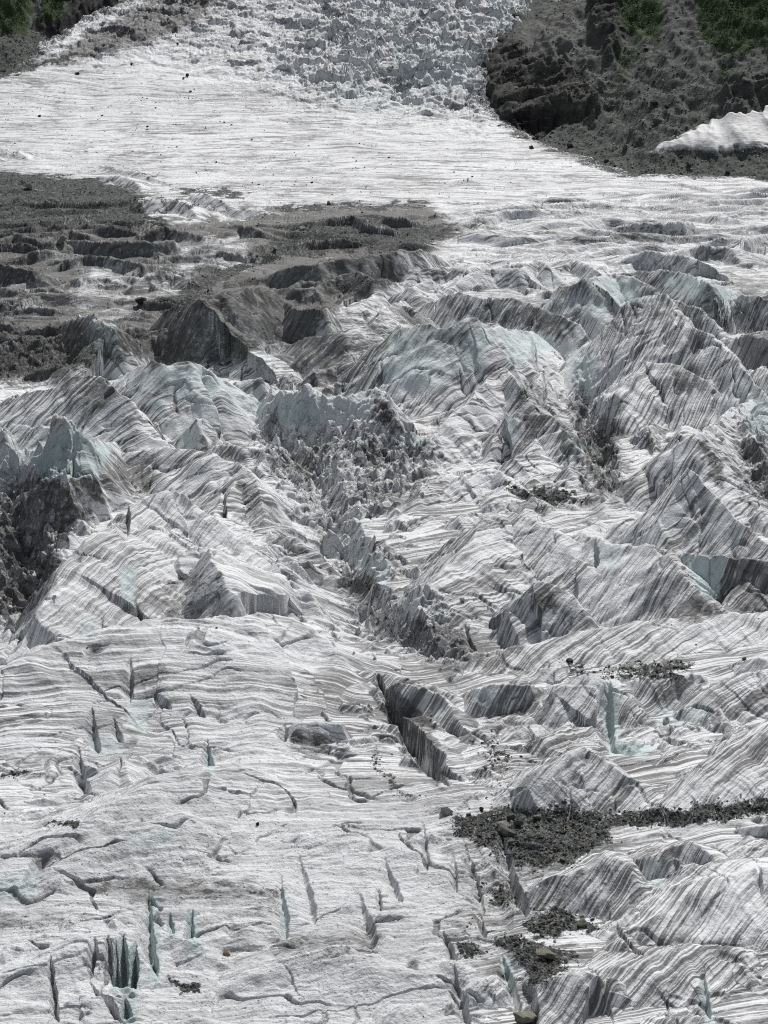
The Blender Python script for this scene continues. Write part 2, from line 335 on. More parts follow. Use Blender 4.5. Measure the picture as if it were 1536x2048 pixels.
# --- crevasses
for pts, w, d in [
    ([(185,1462),(190,1490),(198,1518)], 1.6, 5), ([(228,1472),(236,1490),(246,1505)], 1.2, 3.5), ([(157,1512),(167,1555),(180,1600)], 1.7, 5),
    ([(415,1500),(420,1530),(428,1556)], 1.8, 5), ([(480,1530),(460,1560)], 1.0, 2), ([(40,1795),(62,1765),(92,1728)], 2.4, 5),
    ([(297,1785),(300,1860),(303,1920),(317,1965)], 1.7, 6), ([(338,1835),(346,1872)], 1.0, 3), ([(384,1822),(380,1880),(376,1912)], 1.4, 5),
    ([(190,1905),(192,1945),(180,1972)], 1.2, 4), ([(215,1900),(222,1950)], .9, 3), ([(247,1885),(248,1930),(246,1985)], 1.8, 7), ([(272,1900),(270,1950),(266,1990)], 1.5, 7), ([(232,1915),(234,1950),(238,1980)], 1.2, 6),
    ([(248,2000),(258,2030),(265,2052)], 1.2, 5), ([(100,1945),(108,1990),(118,2060)], 1.0, 3), ([(180,1975),(230,2025),(250,2060)], 1.2, 4),
    ([(562,1758),(566,1820),(573,1890)], 1.7, 3.4), ([(598,1728),(614,1790),(628,1856)], 2.3, 3.4), ([(713,1798),(734,1855),(748,1912)], 2.5, 3.4), 
    ([(755,1782),(763,1835)], .8, 3), ([(768,1728),(785,1770),(804,1818)], 1.7, 3), ([(843,1650),(852,1700),(855,1765)], .8, 2.5), ([(908,1716),(913,1792)], .9, 3), ([(960,1818),(974,1884)], .8, 3),
    ([(885,1868),(900,1900),(914,1938)], 1.1, 4), ([(905,1940),(925,2000),(940,2060)], 1.3, 4), ([(925,1690),(955,1760),(968,1830)], 1.0, 2.5), ([(1003,1672),(1012,1710),(1028,1765),(1060,1845)], 2.2, 6),
    ([(1003,1912),(1018,1960),(1040,2030)], 1.8, 5), ([(1408,1960),(1412,2000),(1420,2050)], 1.1, 4), ([(1228,1848),(1245,1890),(1290,1945)], .7, 2), ([(1512,1805),(1522,1850)], .8, 3), ([(1188,1950),(1203,1990),(1208,2030)], .8, 3),
    ([(752,1368),(790,1432),(850,1508),(900,1585)], 3.0, 9), ([(570,1470),(572,1500)], 1.6, 4),
    ([(248,1128),(258,1160),(252,1210)], 2.4, 6), ([(590,1230),(615,1245)], 1.4, 3), ([(655,1262),(680,1285)], 1.2, 3),
    ([(925,1265),(945,1290),(962,1318)], 1.2, 4), ([(263,1400),(262,1450)], 1.8, 4), ([(1225,1370),(1215,1420),(1222,1500),(1270,1520)], 2.2, 5), ([(380,1445),(412,1470)], 1.4, 3), ([(310,1440),(345,1462)], 1.3, 3),
    ([(447,1020),(452,1080)], 1.6, 5), ([(1066,740),(1072,800)], 1.2, 5), ([(1000,900),(1015,950)], 1.8, 5), ([(530,1320),(560,1350)], .6, 1.2),
    ([(640,1660),(700,1672)], .5, 1.), ([(1100,1200),(1140,1188)], .8, 2)]:
    deep = pts[0][0] < 290 and pts[0][1] > 1870 or d >= 9
    cut(pts, w * (1.1 if deep else 1.3), d * (.9 if deep else .5))
# --- gullies: shallow wide troughs carrying rubble
for pts, w, d in [
    ([(540,860),(640,960),(690,1080),(710,1160),(760,1240),(850,1300),(960,1345)], 20, 8), ([(1160,780),(1200,880),(1225,980)], 14, 6), ([(50,1000),(50,1140),(30,1260)], 26, 13),
    ([(1460,900),(1500,980),(1560,1050)], 16, 6), ([(1000,960),(1080,1000),(1160,1010)], 14, 2), ([(940,1680),(985,1780),(1020,1880)], 6, 1.)]:
    cut(pts, w, d, 1.2, .3)

# --- smaller ridges between the traced ones
def filler(poly, n, ln, rise, ang, sb, sf, seed, r=.3, jag=.15, flute=.12):
    g = random.Random(seed); q = np.array(poly, float)
    lo, hi = q.min(0), q.max(0); k = 0
    while k < n:
        u = g.uniform(lo[0], hi[0]); p = g.uniform(lo[1], hi[1])
        ins = False
        for i in range(len(q)):
            (x0, y0), (x1, y1) = q[i], q[(i + 1) % len(q)]
            if (y0 > p) != (y1 > p) and u < (x1 - x0) * (p - y0) / (y1 - y0) + x0: ins = not ins
        if not ins: continue
        k += 1
        L = g.uniform(*ln); a = g.uniform(*rise); an = R(g.uniform(*ang))
        du, dp = math.cos(an) * L / 2, math.sin(an) * L / 2 * .6
        b = g.uniform(-.18, .18) * L
        ridge([(u - du, p + dp + a * .6, a * .25), (u - du * .3, p + dp * .3 + b * .3, a), (u + du * .35, p - dp * .35 - b * .2, a * .9), (u + du, p - dp + a * .6, a * .25)],
              sb * g.uniform(.7, 1.4), sf * g.uniform(.7, 1.4), r, jag, flute)
filler([(0,420),(350,440),(560,470),(640,560),(560,720),(200,740),(0,790)], 50, (40,140), (10,30), (-25,25), .6, 1.4, 21)
filler([(0,385),(330,420),(560,480),(900,470),(840,520),(640,560),(560,700),(300,720),(0,780)], 40, (80,260), (9,28), (-9,9), .3, 1.9, 51, flute=.08)
filler([(940,430),(1560,380),(1560,560),(1000,560),(880,520)], 70, (90,300), (4,15), (-5,10), .3, .9, 22, flute=.05, jag=.1)
filler([(600,560),(1560,540),(1560,880),(1250,860),(820,860),(560,760)], 44, (50,170), (10,30), (-35,40), .9, 1.1, 23)
filler([(540,850),(860,860),(900,930),(800,1010),(900,1300),(1000,1350),(760,1300),(640,1060),(500,930)], 120, (18,60), (8,24), (-45,45), 1.1, 1.4, 24)
filler([(0,980),(110,960),(180,1010),(110,1100),(70,1240),(0,1320)], 60, (20,60), (10,34), (-60,60), 1.2, 1.5, 25)
filler([(1150,760),(1230,880),(1250,1000),(1180,990),(1130,900)], 34, (16,46), (8,24), (-60,60), 1.2, 1.5, 26)
filler([(1450,870),(1560,960),(1560,1070),(1490,1010)], 26, (20,60), (10,30), (-60,60), 1.1, 1.4, 27)
filler([(960,930),(1190,960),(1200,1060),(1040,1030)], 26, (24,70), (6,18), (-30,30), .8, 1.1, 28)
filler([(250,880),(560,900),(560,1080),(380,1090),(250,1000)], 34, (20,80), (6,22), (20,70), 1.0, 1.1, 29)
filler([(560,1360),(900,1350),(880,1560),(740,1480),(580,1520)], 36, (20,70), (6,22), (-60,20), .9, 1.2, 30)
filler([(120,1400),(560,1380),(540,1580),(180,1560)], 36, (20,70), (5,18), (-70,10), .7, 1.2, 31)
filler([(1200,1370),(1460,1340),(1440,1500),(1230,1520)], 30, (20,60), (6,22), (-30,50), .9, 1.2, 32)
filler([(150,1880),(330,1860),(300,2060),(100,2060)], 24, (20,60), (6,20), (60,110), 1.2, 1.2, 33)
filler([(60,1060),(640,1040),(720,1240),(600,1320),(0,1330)], 16, (90,220), (10,30), (15,60), .6, .55, 41)
filler([(700,1330),(1000,1010),(1560,1080),(1560,1340),(900,1360)], 14, (120,300), (14,40), (20,55), .6, .55, 42, jag=.06, flute=.06)
filler([(560,680),(900,660),(1240,560),(1560,560),(1560,900),(1240,860),(820,880),(560,860)], 46, (45,150), (12,34), (10,70), 1.3, 1.5, 53, r=.1, jag=.12, flute=.06)
filler([(740,960),(1000,960),(1010,1100),(900,1120),(760,1080)], 12, (60,160), (8,22), (15,55), .7, .7, 54, r=.2)
filler([(230,760),(560,760),(560,960),(230,960)], 26, (40,120), (8,24), (-30,60), 1.0, 1.2, 55, r=.1)
filler([(820,860),(1200,860),(1220,1080),(1000,1040),(860,980)], 12, (80,200), (12,36), (15,55), .7, .65, 43, jag=.06, flute=.06)
filler([(0,740),(560,740),(560,980),(0,960)], 12, (70,180), (12,30), (-25,50), .8, .8, 44, jag=.06)
filler([(1240,560),(1560,560),(1560,1060),(1240,1060)], 14, (90,240), (16,44), (25,60), .8, .7, 45, jag=.06)
filler([(0,1330),(900,1340),(900,1640),(0,1640)], 30, (60,200), (6,18), (-30,30), .5, .5, 46)
filler([(0,1640),(920,1640),(960,2060),(0,2060)], 40, (60,220), (6,20), (-25,45), .4, .6, 47, r=.8)
filler([(1000,1340),(1560,1340),(1560,1640),(900,1600)], 24, (60,180), (8,24), (15,60), .6, .6, 48)
filler([(1050,1680),(1560,1660),(1560,2060),(1100,2060)], 20, (60,200), (8,22), (10,50), .5, .5, 49)
filler([(680,1180),(780,1160),(1020,1340),(900,1360)], 40, (16,50), (5,18), (-60,10), 1.0, 1.2, 34)
filler([(880,1560),(1250,1540),(1560,1640),(1560,2060),(900,2060)], 40, (40,130), (4,16), (-50,30), .5, .7, 35)
filler([(0,1640),(900,1640),(960,2060),(0,2060)], 40, (40,150), (2,8), (-25,25), .4, .5, 36)
filler([(250,1100),(700,1130),(760,1300),(200,1300)], 26, (40,120), (3,9), (-35,35), .4, .5, 37)

# --- painted ground covers and painted shade of some faces, outlined in the survey coordinates
DEBRIS = [Poly(q, v * .93, f * 2.3) for q, v, f in [
    ([(905,1628),(1000,1612),(1140,1604),(1160,1622),(1225,1632),(1330,1618),(1430,1600),(1470,1594),(1570,1604),(1570,1646),(1430,1634),(1320,1650),(1230,1668),(1196,1700),(1150,1728),(1060,1738),(1010,1720),(960,1712),(920,1665)], 1, 9),
    ([(950,1768),(1030,1778),(1050,1822),(985,1806)], 1, 8), ([(1058,1828),(1110,1818),(1160,1828),(1215,1850),(1120,1870),(1060,1864)], 1, 6),
    ([(995,1872),(1040,1866),(1100,1884),(1140,1915),(1112,1965),(1075,1985),(1040,1930),(990,1890)], 1, 8), ([(915,1885),(960,1888),(985,1915),(950,1935)], .95, 7), ([(960,1815),(975,1870),(990,1890),(965,1880)], .9, 5),
    ([(108,1640),(165,1632),(160,1658),(120,1652)], 1, 5), ([(0,1552),(60,1546),(80,1558),(10,1564)], .9, 4), ([(690,1155),(740,1158),(738,1188),(702,1186)], 1, 5), ([(720,1215),(800,1250),(850,1290),(770,1275)], .85, 10), ([(1115,1332),(1270,1336),(1392,1330),(1380,1350),(1190,1354)], .95, 7),
    ([(1005,955),(1060,975),(1150,996),(1180,1008),(1100,1012),(1020,980)], 1, 8), ([(350,1950),(400,1972),(410,1985),(370,1978)], 1, 4), ([(640,1370),(660,1372),(655,1385)], .8, 4),
    ([(730,1480),(800,1560),(830,1600),(800,1600),(740,1520)], .7, 8), ([(960,1440),(1010,1470),(1030,1530),(990,1590),(970,1520)], .62, 14), ([(380,1240),(440,1236),(470,1246),(400,1250)], .5, 5),
    ([(0,332),(60,346),(190,358),(255,380),(340,398),(430,402),(440,412),(300,400),(270,415),(330,450),(200,452),(120,470),(0,470)], .98, 6), ([(190,415),(330,425),(350,470),(200,480)], .7, 8), ([(0,470),(100,460),(140,500),(90,520),(0,520)], .62, 10),
    ([(100,500),(230,500),(320,530),(240,520),(150,512)], .8, 6), ([(530,412),(650,408),(860,404),(850,414),(700,418),(560,420)], 1, 4), ([(350,375),(440,378),(550,388),(480,392),(380,392)], .9, 5),
    ([(560,470),(640,440),(720,430),(830,440),(925,462),(860,492),(760,500),(640,510),(560,520),(500,540),(430,570),(380,620),(330,640),(320,600),(390,560),(470,520)], .95, 9),
    ([(640,570),(720,545),(800,565),(740,585),(680,590)], .8, 8), ([(560,600),(640,625),(600,630)], .8, 5), ([(100,295),(230,303),(220,298)], .8, 3), ([(155,300),(240,304),(180,306)], .9, 3), ([(280,345),(320,350),(300,360)], .8, 4),
    ([(0,560),(60,550),(100,600),(60,660),(0,660)], .5, 14), ([(0,660),(130,650),(250,700),(200,760),(60,770),(0,800)], .68, 14), ([(420,690),(470,660),(520,690),(440,730)], .6, 10),
    ([(-60,150),(60,128),(180,100),(200,108),(110,130),(20,155),(-60,165)], .9, 4)]]
DIRT_SHADE = [Poly(q, v, f) for q, v, f in [
    ([(300,90),(520,-80),(1000,-80),(1000,250),(880,215),(660,200),(480,150)], .26, 40),    ([(300,1215),(345,1150),(425,1115),(470,1225),(380,1240)], .5, 14), ([(735,830),(758,782),(790,835),(815,870),(760,860)], .75, 8), ([(915,600),(1020,598),(1120,640),(1170,690),(1060,660),(940,650)], .55, 10), ([(600,690),(740,650),(780,680),(740,740),(640,740)], .5, 16), ([(60,955),(190,945),(200,1010),(120,1050),(60,1010)], .7, 10), ([(765,1385),(800,1370),(870,1440),(865,1470),(800,1440)], .7, 8), ([(800,1450),(870,1470),(920,1560),(895,1585),(830,1520)], .6, 8), ([(940,1378),(1085,1378),(1060,1425),(980,1440)], .45, 10), ([(1400,885),(1440,930),(1450,985),(1415,960)], .7, 8), ([(1340,740),(1410,765),(1380,800),(1350,790)], .55, 10), ([(1225,450),(1390,447),(1390,480),(1230,485)], .6, 8), ([(1240,515),(1400,520),(1380,560),(1250,550)], .45, 12), ([(1480,560),(1560,560),(1560,640),(1500,620)], .5, 14), ([(1430,600),(1560,640),(1560,700),(1480,690)], .5, 14), ([(1460,1125),(1560,1125),(1560,1160),(1470,1150)], .55, 8), ([(1320,1240),(1400,1180),(1440,1225),(1400,1250)], .6, 10), ([(580,1462),(690,1455),(680,1500),(600,1515)], .55, 8), ([(1010,760),(1070,760),(1110,830),(1040,850)], .5, 10), ([(690,880),(780,870),(760,920),(690,930)], .5, 10), ([(200,940),(330,900),(320,960),(220,1000)], .35, 14), ([(470,965),(520,970),(530,1040),(480,1030)], .5, 8), ([(1060,1160),(1110,1170),(1150,1230),(1060,1230)], .35, 12),  # past the first outline: shade of dark faces painted into the colour
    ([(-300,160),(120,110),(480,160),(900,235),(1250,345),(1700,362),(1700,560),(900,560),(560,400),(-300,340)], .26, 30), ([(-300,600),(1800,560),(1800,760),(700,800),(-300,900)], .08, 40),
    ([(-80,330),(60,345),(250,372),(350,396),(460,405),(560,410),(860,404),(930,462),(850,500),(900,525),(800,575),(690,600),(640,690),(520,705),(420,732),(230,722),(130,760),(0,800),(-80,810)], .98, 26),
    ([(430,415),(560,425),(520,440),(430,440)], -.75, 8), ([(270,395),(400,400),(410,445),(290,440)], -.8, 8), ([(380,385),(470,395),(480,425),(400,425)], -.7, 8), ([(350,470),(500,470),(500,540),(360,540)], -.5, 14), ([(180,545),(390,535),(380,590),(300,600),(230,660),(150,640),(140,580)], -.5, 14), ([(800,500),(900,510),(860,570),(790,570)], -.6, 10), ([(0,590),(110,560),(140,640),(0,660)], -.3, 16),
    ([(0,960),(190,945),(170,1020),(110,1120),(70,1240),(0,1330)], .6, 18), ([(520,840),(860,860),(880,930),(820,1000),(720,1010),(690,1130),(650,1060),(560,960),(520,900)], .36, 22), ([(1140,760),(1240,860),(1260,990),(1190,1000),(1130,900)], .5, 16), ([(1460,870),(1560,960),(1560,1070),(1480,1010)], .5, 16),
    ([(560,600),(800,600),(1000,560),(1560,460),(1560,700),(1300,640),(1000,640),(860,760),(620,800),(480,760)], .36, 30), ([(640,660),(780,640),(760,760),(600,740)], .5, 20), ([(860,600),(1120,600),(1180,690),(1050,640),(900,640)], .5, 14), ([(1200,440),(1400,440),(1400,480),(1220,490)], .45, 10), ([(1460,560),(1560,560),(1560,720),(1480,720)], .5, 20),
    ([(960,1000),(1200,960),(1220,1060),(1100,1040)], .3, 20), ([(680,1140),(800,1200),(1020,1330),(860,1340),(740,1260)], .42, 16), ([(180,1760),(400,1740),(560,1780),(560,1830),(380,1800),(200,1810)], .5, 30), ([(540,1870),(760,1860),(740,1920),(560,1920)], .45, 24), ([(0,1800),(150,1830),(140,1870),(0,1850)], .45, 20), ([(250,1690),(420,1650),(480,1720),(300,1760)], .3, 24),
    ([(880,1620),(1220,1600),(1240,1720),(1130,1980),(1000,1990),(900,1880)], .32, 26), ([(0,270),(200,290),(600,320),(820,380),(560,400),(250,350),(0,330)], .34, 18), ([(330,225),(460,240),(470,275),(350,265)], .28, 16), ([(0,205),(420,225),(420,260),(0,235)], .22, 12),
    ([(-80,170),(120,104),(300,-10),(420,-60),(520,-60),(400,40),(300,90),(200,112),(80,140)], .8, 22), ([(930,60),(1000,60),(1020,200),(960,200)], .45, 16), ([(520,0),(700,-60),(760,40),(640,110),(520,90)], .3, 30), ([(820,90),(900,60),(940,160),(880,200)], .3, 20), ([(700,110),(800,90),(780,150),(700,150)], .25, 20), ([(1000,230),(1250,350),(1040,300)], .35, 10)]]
BLUE = [Poly(q, v, f) for q, v, f in [
    ([(30,895),(75,905),(100,880),(130,838),(190,880),(230,890),(200,950),(90,960)], 1, 8), ([(0,855),(30,900),(60,960),(0,960)], .8, 8), ([(235,765),(300,728),(400,728),(450,760),(430,830),(370,820),(310,790)], .75, 14), ([(250,778),(320,790),(350,850),(300,820)], .7, 8), ([(545,780),(640,780),(640,850),(560,850)], .95, 8), ([(640,795),(740,795),(720,840),(640,850)], .6, 10), ([(440,770),(530,765),(530,830),(450,830)], .6, 8), ([(350,870),(405,845),(400,890),(360,900)], .6, 6),
    ([(780,660),(850,650),(950,640),(1000,660),(960,740),(820,790),(760,740)], .8, 16), ([(1000,655),(1100,665),(1110,700),(1020,730)], .8, 10), ([(1090,605),(1180,560),(1280,550),(1280,600),(1180,640)], .85, 12), ([(1310,545),(1410,560),(1480,590),(1440,620),(1340,590)], .85, 10), ([(1130,690),(1200,720),(1180,800),(1130,760)], .7, 12), ([(1480,800),(1560,790),(1560,880),(1500,870)], .8, 10), ([(1120,860),(1170,900),(1150,920)], .9, 6), ([(1000,840),(1050,840),(1040,880),(1000,880)], .5, 8), ([(790,860),(860,880),(830,900)], .9, 6), ([(1360,1110),(1450,1110),(1440,1205),(1410,1200)], 1, 7), ([(1180,1090),(1250,1090),(1230,1140),(1190,1140)], .5, 10), ([(690,1080),(780,1120),(770,1180),(720,1140)], .7, 10), ([(235,1130),(275,1130),(270,1215),(245,1210)], .9, 6), ([(165,1230),(200,1235),(190,1275),(160,1270)], .6, 6),
    ([(1190,1360),(1240,1360),(1240,1480),(1310,1490),(1290,1520),(1220,1510)], .95, 7), ([(1310,1420),(1440,1400),(1400,1450),(1320,1460)], .6, 12), ([(250,1390),(300,1400),(290,1470),(255,1450)], .7, 6), ([(410,1500),(430,1500),(430,1560),(412,1555)], .9, 5), ([(180,1465),(250,1470),(250,1510),(185,1515)], .6, 6), ([(250,1660),(360,1660),(320,1700),(250,1690)], .6, 8), ([(0,1780),(80,1740),(60,1800),(0,1850)], .8, 8), ([(230,1870),(280,1890),(280,2000),(225,1990)], 1, 7), ([(290,1780),(316,1790),(320,1970),(296,1960)], 1, 5), ([(330,1830),(352,1830),(352,1880),(335,1880)], .8, 5), ([(370,1820),(400,1820),(400,1910),(372,1910)], .8, 5), ([(235,2000),(275,2000),(275,2060),(245,2060)], 1, 6), ([(558,1780),(575,1780),(577,1880),(562,1880)], .9, 4), ([(998,1905),(1022,1920),(1030,1990),(1005,1970)], 1, 5), ([(1290,1720),(1330,1720),(1330,1780),(1290,1770)], .6, 8), ([(1400,1960),(1420,1960),(1430,2050),(1405,2050)], .7, 5),
    ([(780,80),(920,80),(960,150),(900,190),(800,180)], .6, 20), ([(640,150),(740,160),(800,220),(700,220)], .45, 14), ([(980,0),(1040,0),(1040,60),(980,80)], .5, 14), ([(100,480),(370,480),(360,520),(240,545),(100,550)], .55, 14), ([(540,540),(760,510),(760,580),(560,580)], .6, 12), ([(660,430),(800,440),(800,470),(660,460)], .6, 10), ([(770,430),(830,435),(820,460),(770,455)], .6, 6), ([(160,640),(230,650),(240,710),(180,710)], .8, 8), ([(350,610),(640,610),(650,680),(400,720)], .45, 20), ([(930,1380),(1000,1375),(1010,1420),(960,1420)], .6, 8)]]
SMOOTHZ = [Poly(q, v, f) for q, v, f in [
    ([(-300,160),(120,120),(300,110),(480,170),(640,230),(900,240),(1060,300),(1250,350),(1560,362),(1900,362),(1900,400),(900,405),(560,400),(300,370),(-300,330)], 1, 22)]]
FALLZ = [Poly(q, v, f) for q, v, f in [
    ([(-300,170),(120,112),(330,112),(520,165),(660,215),(880,225),(960,260),(1200,-300),(-300,-300)], 1, 64)]]
FALLR = [Poly(q, v, f) for q, v, f in [
    ([(560,150),(620,60),(700,-300),(1200,-300),(1000,260),(880,225),(660,215)], 1, 40)]]
FOREZ = [Poly(q, v, f) for q, v, f in [
    ([(-300,1640),(200,1560),(520,1540),(860,1600),(960,1760),(1000,2400),(-300,2400)], 1, 60), ([(-300,1330),(200,1270),(520,1240),(760,1330),(560,1400),(-300,1420)], 1, 40), ([(320,1150),(440,1100),(660,1200),(700,1280),(330,1240)], .9, 30)]]
LUMPZ = [Poly(q, v, f) for q, v, f in [([(-300,1690),(300,1620),(700,1640),(930,1640),(980,1760),(960,2400),(-300,2400)], .8, 40), ([(880,1600),(1160,1600),(1130,1760),(1000,1900),(900,1900)], .6, 30), ([(120,1400),(560,1380),(700,1500),(540,1580),(160,1600)], .45, 30)]]
SERACZ = [Poly(q, v, f) for q, v, f in [([(-300,420),(560,400),(900,500),(1100,540),(1900,520),(1900,1120),(1250,1080),(1000,1000),(880,960),(600,1000),(400,960),(-300,980)], 1, 30), ([(560,1360),(940,1350),(1480,1340),(1440,1500),(1230,1540),(900,1600),(560,1530)], .5, 30), ([(1000,950),(1560,1060),(1560,1330),(1000,1330)], .22, 40)]]
WAVEZ = [Poly([(940,430),(1250,372),(1900,372),(1900,540),(1100,560),(900,530)], 1, 30)]
DARKZ = [Poly([(-300,335),(250,380),(340,430),(560,412),(900,440),(860,520),(640,570),(600,700),(250,720),(0,790),(-300,800)], 1, 24)]
GULLYZ = [Poly(q, v, f) for q, v, f in [
    ([(0,970),(180,950),(150,1060),(80,1250),(0,1330)], 1, 20), ([(500,860),(860,880),(880,940),(800,1000),(720,1020),(720,1150),(640,1060),(540,960)], 1, 25), ([(690,1140),(790,1190),(1000,1330),(860,1340),(740,1250)], .8, 16), ([(1150,770),(1230,860),(1250,990),(1190,990),(1140,890)], 1, 14), ([(1470,880),(1560,960),(1560,1060),(1490,1010)], 1, 14), ([(0,640),(250,690),(200,760),(0,800)], .7, 20)]]
# ------------------------------------------------------------------ relief of the ice
for f in RIDGES:
    w = f['w']; hm = max(w[:, 2].max(), .05); smin = min(f['sb'], f['sf'], f['se'])
    f['reach'] = min(1.35 * hm / smin + 2, 90)
    f['lo'] = w[:, :2].min(0) - f['reach']; f['hi'] = w[:, :2].max(0) + f['reach']; f['hm'] = hm
for f in CUTS:
    f['L'] = np.hypot(*np.diff(f['w'], axis=0).T).sum()
    f['lo'] = f['w'].min(0) - f['wd'] - 2; f['hi'] = f['w'].max(0) + f['wd'] + 2

MARGIN_R = np.array([px2w(u, p)[:2] for u, p in [(1110,-75),(1060,-10),(1015,70),(985,115),(972,160),(968,205),(1005,240),(1060,277),(1130,303),(1250,350),(1400,354),(1545,363),(1900,372)]])
MARGIN_L = np.array([px2w(u, p)[:2] for u, p in [(-420,290),(-150,205),(0,152),(62,122),(112,78),(165,48),(215,26),(290,-12),(400,-78)]])
def beyond(x, y):
    jg = (4.5 * fbm(x / 22, y / 22, 390, 3) + 1.2 * fbm(x / 4, y / 4, 394, 2)).astype(F4)
    d, c, *_ = seg_eval(MARGIN_R, x, y); r = np.where(c < 0, d, -d) + jg
    d, c, *_ = seg_eval(MARGIN_L, x, y); l = np.where(c < 0, d, -d) + jg
    return r, l

def relief(x, y, u, p):
    """height above the bare slope, number of the ridge a point belongs to, and the zone weights"""
    shp = x.shape
    x = x.ravel().astype(F4); y = y.ravel().astype(F4); u = u.ravel(); p = p.ravel()
    n6 = perlin(x / 26, y / 26, 51); n7 = perlin(x / 26, y / 26, 52)
    n8 = fbm(x / 7, y / 7, 53, 2); n9 = fbm(x / 7, y / 7, 57, 2)
    uu = u + n6 * 14 + n8 * 6; pp = p + n7 * 8 + n9 * 4
    sm = masks(SMOOTHZ, uu, pp); fall = masks(FALLZ, uu, pp); fr = masks(FALLR, uu, pp) * fall
    fore = masks(FOREZ, u, p); gul = masks(GULLYZ, uu, pp)
    far = smooth(700, 1000, y)
    rough = np.clip(1 - .85 * sm - .6 * fore - .7 * fall + .3 * gul, .1, 2) * (1 - .5 * far)
    z = .8 * fbm(x / 45, y / 45, 60, 2) * (1 - .5 * sm) + .25 + rough * (.7 * ridged((x - .3 * y) / 24, (y + .2 * x) / 19, 40, 1) - .2)
    ident = np.full(x.shape, -1, np.int32)
    dk = masks(DARKZ, uu, pp); 
    wv = masks(WAVEZ, uu, pp)
    for per, amp_, wt, sd_ in ((27., 3.8, dk, 370), (11., 1.0, dk, 376), (23., 4.6, wv, 380), (9., 1.5, wv, 386)):
        ph = (y + 9 * n7 - .12 * x) / per + 1.1 * perlin(x / (per * 5.), y / (per * 2.5), sd_); fr0 = ph - np.floor(ph)
        z += wt * amp_ * (1 - fr0) * smooth(0, .20, fr0) * smooth(-.25, .3, perlin(x / (per * 3.), np.floor(ph) * 3.7, sd_ + 1)) * (1 + .12 * perlin(x / 6.5, np.floor(ph) * 5.1, sd_ + 2))
    z += dk * (.9 * ridged(x / 30, y / 15, 360, 2) - .6)

    xw = x + n8 * 1.1 + n6 * 1.5; yw = y + n9 * 1.1 + n7 * 1.5
    x0, x1, y0, y1 = x.min(), x.max(), y.min(), y.max()
    for i, f in enumerate(RIDGES):
        if f['hi'][1] < y0 - 3 or f['lo'][1] > y1 + 3: continue
        m = np.flatnonzero((xw > f['lo'][0]) & (xw < f['hi'][0]) & (yw > f['lo'][1]) & (yw < f['hi'][1]))
        if len(m) == 0: continue
        X, Y = xw[m], yw[m]
        d, c, ov, t, h = seg_eval(f['w'], X, Y)
        wl = .35 * f['hm'] + 1.0
        h = h * (1 + f['jag'] * perlin(t / wl, t * 0 + f['seed'], 70) + .3 * f['jag'] * perlin(t / wl * 3.1, t * 0 + f['seed'], 71))
        wgt = np.clip(ov / (d + 1e-4), 0, 1)
        s = np.where(c > 0, f['sf'], f['sb']); s = s + (f['se'] - s) * wgt * wgt
        dd = np.sqrt(d * d + f['r'] ** 2) - f['r']
        fl = f['fl'] * (perlin(t / (wl * .55), d / (wl * 4), 72 + f['seed'] % 7) + .28 * perlin(t / (wl * .2), d / (wl * 5), 73)) * np.minimum(d, h + .5)
        dd = dd * (1 + f['warp'] * perlin(X / (wl * 1.6), Y / (wl * 1.6), 74 + f['seed'] % 5))
        zt = h - s * dd + fl * np.minimum(s, 1.2)
        zo = z[m]; k = f['k'] * (.4 + .12 * f['hm'])
        bl = np.maximum(k - np.abs(zt - zo), 0) / k
        z[m] = np.maximum(zt, zo) + bl * bl * k * .25
        ident[m] = np.where(zt > zo, i, ident[m])
    # foliation of the ice: upright sheets, each ridge with its own strike, drawn out by the relief
    G = (.42 * np.clip(x - 4, 0, None) + .40 * np.minimum(x + 24, 0) * smooth(310, 370, y)) * (1 - .8 * smooth(600, 750, y))
    gsv = np.array([f['gs'] for f in RIDGES] + [0], F4)[ident]; xcv = np.array([f['w'][:, 0].mean() for f in RIDGES] + [0], F4)[ident]
    G = np.where(ident >= 0, gsv * (x - xcv) + 7.3 * ident, G)
    fx = x + 2. * n6; fy = y - G + 2.4 * n7 + .35 * n8 + 1.2 * perlin(x / 60, y / 30, 61) + far * (16 * perlin(x / 150, y / 90, 331) + 5 * perlin(x / 45, y / 40, 332) + .12 * x)
    rough = np.clip(1 - .8 * sm - .4 * fore + .5 * gul, .2, 2)
    z += rough * (1 - .5 * far) * (.34 * n8 * n6 + .30 * fbm(x / 11, y / 11, 62, 2) + .10 * ridged(fx / 22, fy / 3.0, 64, 2) + .03 * ridged(fx / 9, fy / 1.1, 66, 2))
    z += (1 - sm) * (.04 + .12 * fore) * (fbm(x / 2.6, y / 2.2, 47, 2) + .35 * fbm(x / .8, y / .7, 49, 2))
    gr = ridged(fx / 40, fy / 1.9, 80, 2) * .10 + ridged(fx / 22, fy / .75, 83, 2) * .04
    z += gr * (1 - .3 * sm) * (1 - .7 * gul) * (1 - .4 * fore) + far * .35 * sm * ridged(fx / 50, fy / 11, 86, 2) * .6
    z += far * sm * .5 * fbm(fx / 30, fy / 12, 88, 2)
    # low scarps where the foliation steps down towards the viewer
    ph = fy / 5.2 + 1.3 * perlin(fx / 24, fy / 14, 320); fr_ = ph - np.floor(ph)
    ph2 = fy / 2.1 + 1.1 * perlin(fx / 10, fy / 6, 322); fr2 = ph2 - np.floor(ph2)
    mk_ = smooth(0, .45, fbm(x / 12, y / 12, 324, 2)) * np.clip(fore + .25, 0, 1) * (1 - sm)
    z += mk_ * (.30 * (1 - fr_) * smooth(0, .08, fr_) + .12 * (1 - fr2) * smooth(0, .08, fr2))
    # fractures: tilted blocks and open joints, strongest among the seracs
    ser = masks(SERACZ, uu, pp)
